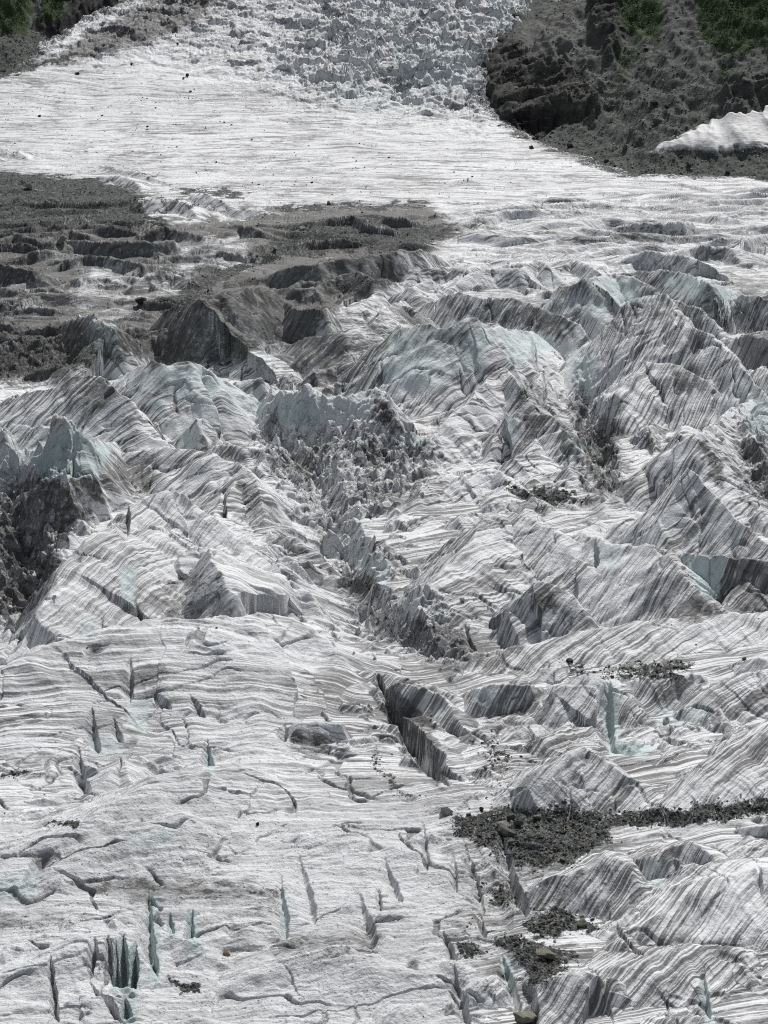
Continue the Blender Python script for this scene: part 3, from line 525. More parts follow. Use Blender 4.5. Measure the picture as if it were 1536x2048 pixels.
    k = np.flatnonzero((ser > .02) | (fore > .3))
    if len(k):
        X = x[k] + 2.2 * n8[k] + 1.5 * n6[k]; Y = y[k] + 2.2 * n9[k]; w_ = smooth(-.15, .35, fbm(x[k] / 21, y[k] / 21, 310, 2))
        a, ga = facets(X / 10 + Y / 40, Y / 7 - X / 30, 11, 1.1); b, gb = facets(X / 3.6 - Y / 12, Y / 3.0, 12, 1.1)
        w_ = w_ * (.35 + .65 * (ident[k] < 0)); z[k] += ser[k] * w_ * (1.5 * a * smooth(0, .12, ga) + .18 * b * smooth(0, .2, gb)) * (1 - .8 * dk[k])
        c, gc = facets(X / 4.5 + .4 * n6[k], Y / 9, 14, .5); q = fore[k] * smooth(.05, .5, fbm(x[k] / 14, y[k] / 18, 314, 2))
        z[k] += q * .55 * c * smooth(0, .3, gc)
    # narrow open cracks, in families that cross the foliation
    cx_, cy_ = x + 1.6 * n8, y + 1.6 * n9
    ck = np.zeros(x.shape, F4)
    for sx, sy, an, wd_, sd_ in ((26, 8, .35, .055, 340), (9, 24, -.15, .05, 345), (14, 13, .9, .05, 350)):
        ca, sa = math.cos(an), math.sin(an)
        v = perlin((cx_ * ca + cy_ * sa) / sx, (cy_ * ca - cx_ * sa) / sy, sd_)
        ck = np.maximum(ck, smooth(wd_, wd_ * .3, np.abs(v)) * smooth(.08, .4, perlin(x / 17, y / 17, sd_ + 2) + .25 * n8))
    ck *= (1 - sm) * (1 - gul) * np.clip(.55 + .5 * fore + .3 * ser, 0, 1)
    z -= .75 * ck
    # icefall: broken towers, blocks and clefts
    k = np.flatnonzero(fall > .01)
    if len(k):
        X, Y = x[k] + 3 * n8[k], y[k] + 3 * n9[k]
        X = X + 5 * fbm(x[k] / 16, y[k] / 16, 301, 2); Y = Y + 5 * fbm(x[k] / 16, y[k] / 16, 304, 2)
        a, ga = facets(X / 17 + Y / 50, Y / 10, 1, 1.4); b, gb = facets(X / 7 - Y / 25, Y / 4.2, 2, 1.5); c, gc = facets(X / 2.8, Y / 2.1 + X / 12, 6, 1.4)
        e, ge = facets(X / 38 + Y / 70, Y / 21, 8, 1.2)
        zf = 2.0 * e * smooth(0, .12, ge) + 1.8 * ridged(X / 22, Y / 15, 90, 3) + 1.2 * a + .8 * b + .4 * c
        zr = 4.5 * e * smooth(0, .12, ge) + 3.4 * a * smooth(0, .2, ga) + 2.2 * b * smooth(0, .2, gb) + .6 * c + 3.0 * ridged(X / 19, Y / 9, 93, 2) + 2.2 * fbm(X / 30, Y / 30, 97, 2)
        z[k] += fall[k] * (zf * (1 - .3 * fr[k]) * .75 + zr * (.14 + .6 * fr[k]))
    # gullies full of fallen shards
    k = np.flatnonzero(gul > .01)
    if len(k):
        X, Y = x[k] + 1.2 * n8[k], y[k] + 1.2 * n9[k]
        a, ga = facets(X / 5.5 + Y / 12, Y / 4.2 - X / 20, 3, 1.5); b, gb = facets(X / 2.2 - Y / 7, Y / 1.6 + X / 9, 4, 1.5); c, gc = facets(X / .9, Y / .8 - X / 4, 5, 1.4)
        z[k] += gul[k] * (1.4 * a * smooth(0, .25, ga) + .8 * b * smooth(0, .25, gb) + .22 * c * smooth(0, .3, gc) + .35 * ridged(X / 3, Y / 3, 96, 2))
    for f in CUTS:
        if f['hi'][1] < y0 or f['lo'][1] > y1: continue
        m = np.flatnonzero((x > f['lo'][0]) & (x < f['hi'][0]) & (y > f['lo'][1]) & (y < f['hi'][1]))
        if len(m) == 0: continue
        X = x[m] + f['warp'] * (.25 * n8[m] + .22 * perlin(x[m] / 1.3, y[m] / 1.3, f['seed']))
        d, c, ov, t, _ = seg_eval(f['w'], X, y[m])
        tq = np.clip(t / f['L'], 0, 1); tp = np.clip(1.25 * tq ** .7 * (1 - tq ** 5) + .02, .02, 1) * (1 + .15 * perlin(t / 3., t * 0, f['seed'] + 5))
        lft = c > 0
        wd = f['wd'] * np.where(lft, 1.0, .34) * tp * (1 + .35 * perlin(t / 3.5, np.sign(c) * 3.7, f['seed'] + 1) + .08 * perlin(t / .9, np.sign(c) * 3.7, f['seed'] + 2))
        v = np.clip(1 - (d / np.maximum(wd, .05)) ** np.where(lft, 1.0, f['sh'] * 1.4), 0, 1)
        lip = .12 * f['dp'] * np.clip(1 - d / (f['wd'] * 1.6), 0, 1) ** 2
        z[m] -= (f['dp'] * v + lip) * tp
    rb, lb = beyond(x, y)
    z -= .8 * np.clip(rb - 1, 0, 40) + .8 * np.clip(lb - 1, 0, 40)
    lump = np.clip(masks(LUMPZ, uu, pp) + .6 * gul + .5 * fall, 0, 1)
    return z.reshape(shp), ident.reshape(shp), fx.reshape(shp), fy.reshape(shp), lump.reshape(shp), ck.reshape(shp)

def strips(fn, arrs, n=48):
    idx = np.array_split(np.arange(arrs[0].shape[0]), n)
    with ThreadPoolExecutor(4) as ex:
        parts = list(ex.map(lambda q: fn(*[a[q] for a in arrs]), [i for i in idx if len(i)]))
    return [np.concatenate(c) for c in zip(*parts)]

DU, NR = 1.4, 2500
US = np.concatenate([np.arange(-460, -30, 6.), np.arange(-30, 1566, DU), np.arange(1566, 2000, 6.)])     # coarser beyond the sides of the view
PS = np.linspace(-70, 2230, 560)
def chart(u, p):
    """ground point under the bearing u, p on the bare slope"""
    y = y_of_p(p); zb = base_z(y); zc = y * CT - (zb - HC) * ST
    return (u - 768) * zc / FOC, y, zb
# first pass: a coarse relief tells where the surface is steep and needs more rows
uc, pc = np.meshgrid(US[::4], PS)
xc, yc, zbc = chart(uc, pc)
zc_, *_ = strips(relief, [xc, yc, uc, pc])
_, ppr, _ = project(xc, yc, zbc + zc_)
dens = np.abs(np.gradient(ppr, axis=0)) / (PS[1] - PS[0])
dens = .6 + np.clip(dens, 0, 4)
for ax, n in ((1, 24), (0, 2)):
    for _ in range(n):
        dens = (np.roll(dens, 1, ax) + 2 * dens + np.roll(dens, -1, ax)) / 4
dens *= np.where(PS < -20, .3, np.where(PS > 2130, .35, 1))[:, None]
cum = np.cumsum(dens, 0); cum = (cum - cum[:1]) / (cum[-1:] - cum[:1])
prow = np.stack([np.interp(np.linspace(0, 1, NR), cum[:, j], PS) for j in range(cum.shape[1])], 1)
PP = np.stack([np.interp(US, US[::4], prow[i]) for i in range(NR)], 0)
UU = np.broadcast_to(US, PP.shape)
XX, YY, ZB = chart(UU, PP)
ZR, IDN, FX, FY, LUMP, CRK = strips(relief, [XX, YY, UU, PP])
ZZ = ZB + ZR
print('relief', time.time() - T0)
SU, SP, SD = project(XX, YY, ZZ)

def paint(u, p, x, y):
    """ground cover and painted face shade by outline, with ragged edges"""
    x = x.astype(F4); y = y.astype(F4); m = 4435 / (np.sqrt(x * x + y * y) + 1)
    a = fbm(x / 5, y / 5, 101, 4); b = fbm(x / 5, y / 5, 105, 4)
    c = fbm(x / 17, y / 17, 109, 2); d = fbm(x / 17, y / 17, 112, 2)
    ns = np.clip(p, 150, 1500) / 1500
    uu = u + (a * .5 + c * .8) * 20 * (.75 + ns); pp = p + (b * .4 + d * .6) * 16 * (.7 + ns)
    return masks(DEBRIS, uu, pp), masks(DIRT_SHADE, uu, pp), masks(BLUE, u + a * m * .3, p + b * m * .3)
DEB, DIRSH, BLU = strips(paint, [SU, SP, XX, YY])
RIM = strips(lambda x, y: (np.maximum(*beyond(x.ravel().astype(F4), y.ravel().astype(F4))).reshape(x.shape),), [XX, YY])[0]
DEB = np.clip(np.maximum(DEB, .62 * smooth(-16, -2, RIM) * (np.abs(RIM) < 60)), 0, 1)
# rubble makes the ground lumpy where it lies
k = DEB > .15
flat_ = np.clip(1.15 - np.abs(np.gradient(ZZ, axis=0) / (np.gradient(YY, axis=0) - 1e-6)), 0, 1)
ZZ[k] += (DEB * flat_ * .25 * ridged((XX / 1.1).astype(F4), (YY / 1.1).astype(F4), 120, 2))[k]
print('paint', time.time() - T0)

def surf(u, p):
    """the visible surface point at a bearing"""
    j = int(np.argmin(np.abs(US - u)))
    _, col, _ = project(XX[:, j], YY[:, j], ZZ[:, j])
    run = np.minimum.accumulate(col[::-1])
    i = NR - 1 - int(np.searchsorted(-run, -p))
    i = max(min(i, NR - 1), 0)
    return XX[i, j], YY[i, j], ZZ[i, j]

# ------------------------------------------------------------------ meshes
def mesh_from(name, co, quads, mat, smoothed=True, attrs=None, tris=None):
    me = bpy.data.meshes.new(name)
    n = len(co); me.vertices.add(n); me.vertices.foreach_set('co', np.ascontiguousarray(co, F4).ravel())
    fl = quads if quads is not None else tris
    per = fl.shape[1]
    me.loops.add(fl.size); me.loops.foreach_set('vertex_index', np.ascontiguousarray(fl, np.int32).ravel())
    me.polygons.add(len(fl)); me.polygons.foreach_set('loop_start', np.arange(0, fl.size, per, dtype=np.int32))
    try: me.polygons.foreach_set('loop_total', np.full(len(fl), per, np.int32))
    except Exception: pass
    me.polygons.foreach_set('use_smooth', np.full(len(fl), smoothed, bool))
    for k, (typ, v) in (attrs or {}).items():
        at = me.attributes.new(k, typ, 'POINT')
        at.data.foreach_set('vector' if typ == 'FLOAT_VECTOR' else 'value', np.ascontiguousarray(v, F4).ravel())
    me.update(calc_edges=True)
    me.materials.append(mat)
    o = bpy.data.objects.new(name, me); C.objects.link(o)
    return o
# ------------------------------------------------------------------ materials
class Nodes:
    def __init__(s, name):
        s.m = bpy.data.materials.new(name); s.m.use_nodes = True; s.t = s.m.node_tree
        s.b = s.t.nodes['Principled BSDF']
    def n(s, typ, ins=None, **props):
        q = s.t.nodes.new(typ)
        for k, v in props.items(): setattr(q, k, v)
        for k, v in (ins or {}).items():
            if hasattr(v, 'is_output'): s.t.links.new(v, q.inputs[k])
            else: q.inputs[k].default_value = v
        return q
    def attr(s, name, out='Fac'): return s.n('ShaderNodeAttribute', attribute_name=name).outputs[out]
    def math(s, op, a, b=0.0, c=0.0, clamp=False):
        return s.n('ShaderNodeMath', {0: a, 1: b, 2: c}, operation=op, use_clamp=clamp).outputs[0]
    def noise(s, vec, scale, detail=4, rough=.55, dist=0):
        return s.n('ShaderNodeTexNoise', {'Vector': vec, 'Scale': scale, 'Detail': detail, 'Roughness': rough, 'Distortion': dist}).outputs['Fac']
    def voro(s, vec, scale, feature='F1', out='Distance', rnd=1.0):
        return s.n('ShaderNodeTexVoronoi', {'Vector': vec, 'Scale': scale, 'Randomness': rnd}, feature=feature).outputs[out]
    def mapp(s, vec, scale): return s.n('ShaderNodeVectorMath', {0: vec, 1: scale}, operation='MULTIPLY').outputs[0]
    def step(s, v, a, b, lo=0.0, hi=1.0):
        return s.n('ShaderNodeMapRange', {'Value': v, 'From Min': a, 'From Max': b, 'To Min': lo, 'To Max': hi}, interpolation_type='SMOOTHSTEP').outputs['Result']
    def mix(s, f, a, b, mode='MIX'):
        q = s.n('ShaderNodeMix', data_type='RGBA', blend_type=mode)
        for i, v in ((0, f), (6, a), (7, b)):
            if hasattr(v, 'is_output'): s.t.links.new(v, q.inputs[i])
            else: q.inputs[i].default_value = v if i == 0 else (*v, 1)
        return q.outputs[2]
    def ramp(s, v, stops):
        q = s.n('ShaderNodeValToRGB', {'Fac': v}); e = q.color_ramp.elements
        while len(e) > len(stops): e.remove(e[-1])
        while len(e) < len(stops): e.new(1)
        for i, (pos, c) in enumerate(stops): e[i].position = pos; e[i].color = (*c, 1)
        return q.outputs['Color']
    def done(s, color, rough, height=None, dist=.1, strength=1.0, spec=.3):
        s.t.links.new(color, s.b.inputs['Base Color'])
        if hasattr(rough, 'is_output'): s.t.links.new(rough, s.b.inputs['Roughness'])
        else: s.b.inputs['Roughness'].default_value = rough
        s.b.inputs['Specular IOR Level'].default_value = spec
        if height is not None:
            q = s.n('ShaderNodeBump', {'Height': height, 'Distance': dist, 'Strength': strength})
            s.t.links.new(q.outputs['Normal'], s.b.inputs['Normal'])
        return s.m

def gravel_color(N, pos, sc=1.0):
    c1 = N.voro(pos, 2.6 * sc, out='Color'); c2 = N.voro(pos, .9 * sc, out='Color')
    v1 = N.n('ShaderNodeSeparateColor', {0: c1}).outputs[0]; v2 = N.n('ShaderNodeSeparateColor', {0: c2}).outputs[1]
    nz = N.noise(pos, .35 * sc, 5, .6)
    v = N.math('ADD', N.math('MULTIPLY', v1, .45), N.math('ADD', N.math('MULTIPLY', v2, .3), N.math('MULTIPLY', nz, .4)))
    return N.ramp(v, [(.2, (.013, .015, .0145)), (.5, (.037, .041, .039)), (.72, (.092, .097, .094)), (.95, (.23, .235, .23))]), v

def make_ice():
    N = Nodes('glacier_ice')
    geo = N.n('ShaderNodeNewGeometry'); pos = geo.outputs['Position']
    nz = N.n('ShaderNodeSeparateXYZ', {0: geo.outputs['True Normal']}).outputs[2]
    fol = N.attr('fol', 'Vector'); deb = N.attr('debris'); dirt_shade = N.attr('dirt_shade'); blue = N.attr('blue'); far = N.attr('far'); lump = N.attr('lump')  # grime mask also carries the shade painted on some faces
    # streaks: the foliation sheets, dirty and clean in turn, at several spacings
    s1 = N.noise(N.mapp(fol, (.008, .5, .018)), 1.0, 8, .66)
    s2 = N.noise(N.mapp(fol, (.014, 1.15, .02)), 1.0, 5, .66)
    s3 = N.noise(N.mapp(fol, (.006, .16, .01)), 1.0, 6, .6)
    # meltwater runnels down the steep faces
    r1 = N.noise(N.mapp(pos, (1.0, .45, .07)), 1.0, 6, .62)
    patch = N.noise(pos, .11, 6, .62)
    patch2 = N.noise(N.mapp(fol, (.35, .8, .35)), 1.0, 6, .68)
    steep = N.step(nz, .85, .5); macro = N.noise(pos, .035, 3, .5)
    near = N.math('ADD', N.math('MULTIPLY', s3, .16), N.math('ADD', N.math('MULTIPLY', s1, .42), N.math('MULTIPLY', s2, .42)))
    st = N.n('ShaderNodeMix', {0: far, 2: near, 3: N.math('ADD', N.math('MULTIPLY', N.noise(N.mapp(fol, (.03, .17, .05)), 1.0, 8, .66), .6), N.math('MULTIPLY', N.noise(N.mapp(fol, (.12, .5, .2)), 1.0, 6, .7), .4))}).outputs[0]
    st = N.n('ShaderNodeMix', {0: N.math('MULTIPLY', steep, .3), 2: st, 3: r1}).outputs[0]
    lmp = N.math('ADD', N.math('MULTIPLY', N.noise(N.mapp(pos, (.55, .9, .9)), 1.0, 9, .72), .7), N.math('MULTIPLY', s1, .3))
    st = N.n('ShaderNodeMix', {0: N.math('MULTIPLY', lump, .7), 2: st, 3: lmp}).outputs[0]
    amount = N.math('ADD', N.math('MULTIPLY', dirt_shade, .20), N.math('ADD', N.math('ADD', N.math('MULTIPLY', N.math('SUBTRACT', macro, .5), N.math('SUBTRACT', .50, N.math('MULTIPLY', far, .25))), N.math('MULTIPLY', N.math('SUBTRACT', patch, .5), .20)), N.math('MULTIPLY', N.math('SUBTRACT', patch2, .5), .30)))
    amount = N.math('SUBTRACT', amount, N.math('ADD', N.math('MULTIPLY', lump, .025), N.math('MULTIPLY', blue, .06)))
    sv = N.math('ADD', st, amount)
    sv = N.math('SUBTRACT', sv, N.math('MULTIPLY', far, .028))
    thin = N.step(sv, .52, .60)
    dark = N.step(sv, .575, .625)
    # single dust lines, each the edge of a foliation sheet
    def lines(v, w): return N.step(N.math('ABSOLUTE', N.math('SUBTRACT', v, .5)), w, w * .25)
    q1 = N.noise(N.mapp(fol, (.006, .30, .01)), 1.0, 3, .6); q2 = N.noise(N.mapp(fol, (.012, .85, .016)), 1.0, 3, .6); q3 = N.noise(N.mapp(fol, (.004, .10, .008)), 1.0, 4, .62); neer = N.attr('near')
    ln = N.math('MAXIMUM', N.math('MULTIPLY', lines(q1, .036), N.math('SUBTRACT', 1.0, N.math('MULTIPLY', far, .5))), N.math('MULTIPLY', lines(q2, .05), N.math('MULTIPLY', neer, .95)))
    ln = N.math('MAXIMUM', ln, N.math('MULTIPLY', lines(q3, .018), 1.0))
    lamt = N.step(N.math('ADD', N.math('ADD', N.math('ADD', N.math('MULTIPLY', patch2, .6), N.math('MULTIPLY', N.math('SUBTRACT', macro, .5), .35)), N.math('MULTIPLY', N.noise(N.mapp(fol, (.03, .09, .04)), 1.0, 5, .65), .6)), N.math('SUBTRACT', N.math('MULTIPLY', dirt_shade, .12), N.math('MULTIPLY', blue, .2))), .44, .60)
    ln = N.math('MULTIPLY', N.math('MULTIPLY', ln, lamt), N.math('SUBTRACT', 1.0, N.math('MULTIPLY', lump, .55)))
    clean = N.mix(N.noise(pos, .5, 5, .6), (.57, .58, .588), (.75, .759, .765))
    bluec = N.mix(N.noise(pos, .3, 4, .6), (.34, .425, .42), (.58, .645, .64))
    base = N.mix(N.math('MULTIPLY', blue, N.step(patch, .30, .52, .55, 1.0)), clean, bluec)
    grime = N.mix(N.noise(pos, 1.4, 4, .6), (.18, .182, .182), (.29, .292, .292))
    col = N.mix(N.math('MULTIPLY', thin, N.math('SUBTRACT', .40, N.math('MULTIPLY', N.attr('calm'), .16))), base, grime)
    crk = N.attr('crack')
    col = N.mix(N.math('MULTIPLY', N.step(crk, .35, .8), .55), col, (.07, .069, .067))
    wash = N.step(N.math('ADD', N.math('MULTIPLY', dirt_shade, .9), N.math('ADD', N.math('MULTIPLY', N.math('SUBTRACT', N.noise(pos, .07, 8, .72), .5), 1.7), N.math('MULTIPLY', N.math('SUBTRACT', patch2, .5), 1.2))), .18, .80)
    col = N.mix(N.math('MULTIPLY', ln, N.math('SUBTRACT', .82, N.math('MULTIPLY', N.attr('calm'), .30))), col, (.055, .053, .05))
    wash = N.math('MULTIPLY', N.math('MULTIPLY', wash, N.math('SUBTRACT', 1.0, N.math('MULTIPLY', lump, .5))), N.math('SUBTRACT', 1.0, N.math('MULTIPLY', steep, .8)))
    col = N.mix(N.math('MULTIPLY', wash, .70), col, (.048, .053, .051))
    col = N.mix(N.math('MULTIPLY', dark, N.math('SUBTRACT', .56, N.math('MULTIPLY', N.attr('calm'), .26))), col, (.066, .065, .063))
    # pinholes of black dust and single grains on the surface
    dots = N.voro(pos, 1.5); dn = N.noise(pos, .22, 6, .7)
    spots = N.math('MULTIPLY', N.step(dots, .26, .10), N.step(N.math('ADD', dn, N.math('ADD', N.math('MULTIPLY', lump, .05), N.math('MULTIPLY', dirt_shade, .22))), .50, .62))
    spots = N.math('MULTIPLY', spots, N.math('SUBTRACT', 1.0, blue), clamp=True)
    col = N.mix(N.math('MULTIPLY', spots, .85), col, (.045, .042, .038))
    # thin sheets of grit caught in the hollows of the foliation
    grit = N.step(N.math('ADD', N.noise(N.mapp(pos, (.35, .6, .5)), 1.0, 10, .82), N.math('ADD', N.math('MULTIPLY', lump, .035), N.math('MULTIPLY', dirt_shade, .17))), .61, .67)
    col = N.mix(N.math('MULTIPLY', grit, N.math('SUBTRACT', .85, N.math('MULTIPLY', blue, .7))), col, (.07, .066, .06))
    gc, gv = gravel_color(N, pos)
    gn = N.math('ADD', N.math('MULTIPLY', N.noise(pos, .8, 7, .72), .55), N.math('MULTIPLY', N.noise(pos, .09, 7, .7), .45))
    gm = N.step(N.math('ADD', N.math('MULTIPLY', deb, .88), N.math('MULTIPLY', N.math('SUBTRACT', gn, .5), 2.6)), .44, .60)
    gm = N.math('MULTIPLY', gm, N.step(nz, .38, .6))
    gm = N.math('MULTIPLY', gm, N.step(deb, .05, .2))
    col = N.mix(gm, col, gc)
    h = N.math('ADD', N.math('MULTIPLY', st, -1.1), N.math('ADD', N.math('MULTIPLY', N.noise(pos, 1.6, 7, .66), N.math('ADD', .45, N.math('MULTIPLY', lump, .9))), N.math('MULTIPLY', N.noise(pos, .45, 5, .6), .8)))
    h = N.math('ADD', N.math('MULTIPLY', h, N.math('SUBTRACT', 1.0, gm)), N.math('MULTIPLY', gm, N.math('MULTIPLY', gv, 1.1)))
    return N.done(col, N.n('ShaderNodeMix', {0: gm, 2: .62, 3: .9}).outputs[0], h, .45, .9, .25)
ICE = make_ice()

CALM = strips(lambda u, p: (masks(FOREZ, u.ravel(), p.ravel()).reshape(u.shape),), [UU, PP])[0]
def ridge_attrs(sel):
    far = smooth(600, 950, YY)
    fol = np.stack([FX, FY, ZZ], -1)
    return {'debris': ('FLOAT', DEB[sel]), 'dirt_shade': ('FLOAT', DIRSH[sel]), 'blue': ('FLOAT', BLU[sel]), 'far': ('FLOAT', far[sel]), 'lump': ('FLOAT', LUMP[sel]), 'calm': ('FLOAT', CALM[sel]), 'crack': ('FLOAT', CRK[sel]), 'near': ('FLOAT', smooth(520, 330, YY)[sel]), 'fol': ('FLOAT_VECTOR', fol[sel])}
# ------------------------------------------------------------------ the glacier: one body of ice, its big features as parts
glacier = bpy.data.objects.new('glacier_terrain', None); C.objects.link(glacier)
glacier['kind'] = 'structure'
glacier['label'] = 'grey white glacier with streaked ice ridges, crevasses and an icefall'
VIX = np.arange(PP.size).reshape(PP.shape)
PARTS = {}
zone = np.zeros(PP.shape, np.int32)
zone[masks(FALLZ, UU.ravel(), PP.ravel()).reshape(PP.shape) > .5] = 1
zone[(masks(SMOOTHZ, UU.ravel(), PP.ravel()).reshape(PP.shape) > .5) & (zone == 0)] = 2
zone[(DEB > .5) & (PP < 760) & (zone != 1)] = 3
tag_of = {0: 'ice_field', 1: 'icefall', 2: 'ice_plain', 3: 'debris_cover'}
for i, f in enumerate(RIDGES):
    if f['part']: tag_of[10 + i] = f['part']
named = np.array([i for i, f in enumerate(RIDGES) if f['part']])
zone = np.where(np.isin(IDN, named) & (zone != 3), IDN + 10, zone)
fz = zone[:-1, :-1]
ALLQ = np.stack([VIX[1:, :-1], VIX[1:, 1:], VIX[:-1, 1:], VIX[:-1, :-1]], -1)
CO = np.stack([XX, YY, ZZ], -1).reshape(-1, 3)
ATT = {k: (t, v.reshape(PP.size, -1)) for k, (t, v) in ridge_attrs(np.s_[:]).items()}
PLAB = {'icefall': 'broken icefall of jumbled grey white seracs', 'ice_plain': 'smooth pale ice plain below the icefall', 'debris_cover': 'dark rubble cover over dirty ice', 'blue_serac': 'pale blue serac with a clean fractured face', 'ice_cliff': 'steep dirty ice wall facing the viewer'}
for zid in np.unique(fz):
    q = ALLQ[fz == zid]
    used = np.zeros(PP.size, bool); used[q.ravel()] = True
    new = np.cumsum(used) - 1
    o = mesh_from(tag_of[int(zid)], CO[used], new[q], ICE, True, {k: (t, v[used]) for k, (t, v) in ATT.items()})
    o.parent = glacier
    if o.name.split('.')[0] in PLAB: o['label'] = PLAB[o.name.split('.')[0]]
print('glacier', PP.size, time.time() - T0)
# ------------------------------------------------------------------ the valley sides
def make_rock():
    N = Nodes('valley_rock')
    geo = N.n('ShaderNodeNewGeometry'); pos = geo.outputs['Position']
    tal = N.attr('talus'); veg = N.attr('green'); slab = N.attr('slab'); blk = N.attr('black')
    gc, gv = gravel_color(N, pos, .55)
    gc = N.mix(.45, gc, (.092, .098, .088))
    n1 = N.noise(N.mapp(pos, (.12, .12, .5)), 1.0, 7, .65); n2 = N.noise(pos, .09, 6, .65)
    rock = N.ramp(n1, [(.3, (.018, .017, .016)), (.5, (.052, .049, .045)), (.62, (.085, .08, .073)), (.75, (.16, .153, .14))])
    col = N.mix(tal, rock, gc)
    col = N.mix(N.math('MULTIPLY', N.step(n2, .42, .62), .45), col, (.078, .085, .072))
    col = N.mix(N.math('MULTIPLY', slab, .8), col, N.ramp(n1, [(.3, (.07, .07, .066)), (.6, (.15, .15, .142)), (.8, (.22, .215, .2))]))
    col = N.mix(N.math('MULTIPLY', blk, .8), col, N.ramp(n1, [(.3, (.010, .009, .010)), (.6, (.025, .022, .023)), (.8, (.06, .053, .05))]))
    gn = N.noise(pos, .22, 7, .75)
    gm = N.step(N.math('ADD', veg, N.math('MULTIPLY', N.math('SUBTRACT', gn, .5), 1.3)), .45, .6)
    col = N.mix(gm, col, N.mix(N.noise(pos, .5, 5, .7), (.022, .04, .015), (.05, .075, .027)))
    h = N.math('ADD', N.math('MULTIPLY', gv, .8), N.math('ADD', N.math('MULTIPLY', n1, 1.6), N.noise(pos, .5, 7, .7)))
    return N.done(col, .9, h, .9, .45, .2)
ROCK = make_rock()

GREEN_R = [Poly(q, v, f) for q, v, f in [([(1232,-160),(1336,-160),(1330,40),(1318,84),(1290,70),(1262,78),(1238,60)], 1, 24), ([(1376,-160),(1900,-160),(1900,70),(1600,60),(1536,74),(1500,96),(1452,112),(1418,100),(1396,60)], 1, 30),
    ([(1222,70),(1330,84),(1290,130),(1240,200),(1215,190)], .52, 26), ([(1440,120),(1475,130),(1462,165),(1445,160)], .6, 10)]]
SLAB_R = [Poly(q, v, f) for q, v, f in [([(1036,60),(1085,30),(1165,10),(1178,70),(1160,95),(1120,110),(1075,128),(1046,112)], 1, 12), ([(1150,110),(1180,100),(1215,165),(1195,190),(1172,165)], .8, 12), ([(1300,60),(1345,0),(1385,10),(1420,90),(1440,160),(1420,200),(1380,130)], .35, 20)]]
CRAG_R = [Poly(q, v, f) for q, v, f in [([(955,120),(1010,110),(1075,128),(1140,150),(1200,215),(1188,238),(1120,240),(1085,262),(1040,272),(990,236)], 1, 7), ([(1180,0),(1235,-60),(1240,90),(1215,120),(1185,70)], .9, 12), ([(1440,160),(1560,110),(1900,90),(1900,190),(1560,200),(1470,215),(1445,200)], .7, 20), ([(1015,110),(1060,118),(1050,145),(1000,150)], 1, 6), ([(980,60),(1040,30),(1040,110),(985,140)], .7, 12)]]
CAVE_R = [Poly(q, v, f) for q, v, f in [([(1030,262),(1070,248),(1120,232),(1185,226),(1180,236),(1120,248),(1090,264),(1060,282),(1035,276)], 1, 6)]]
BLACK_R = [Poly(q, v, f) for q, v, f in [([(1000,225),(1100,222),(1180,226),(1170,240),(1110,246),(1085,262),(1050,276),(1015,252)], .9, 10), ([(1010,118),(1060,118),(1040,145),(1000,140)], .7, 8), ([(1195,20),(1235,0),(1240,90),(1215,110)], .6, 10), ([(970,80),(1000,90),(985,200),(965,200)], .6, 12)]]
GREEN_L = [Poly(q, v, f) for q, v, f in [([(-300,-160),(58,-160),(64,40),(56,66),(0,74),(-300,120)], 1, 16), ([(82,-160),(136,-160),(126,30),(100,44),(70,44),(84,20)], .95, 8)]]
BLACK_L = [Poly(q, v, f) for q, v, f in [([(68,52),(100,46),(130,20),(140,-160),(420,-160),(262,-2),(215,26),(160,44),(112,72),(92,64)], 1, 7)]]

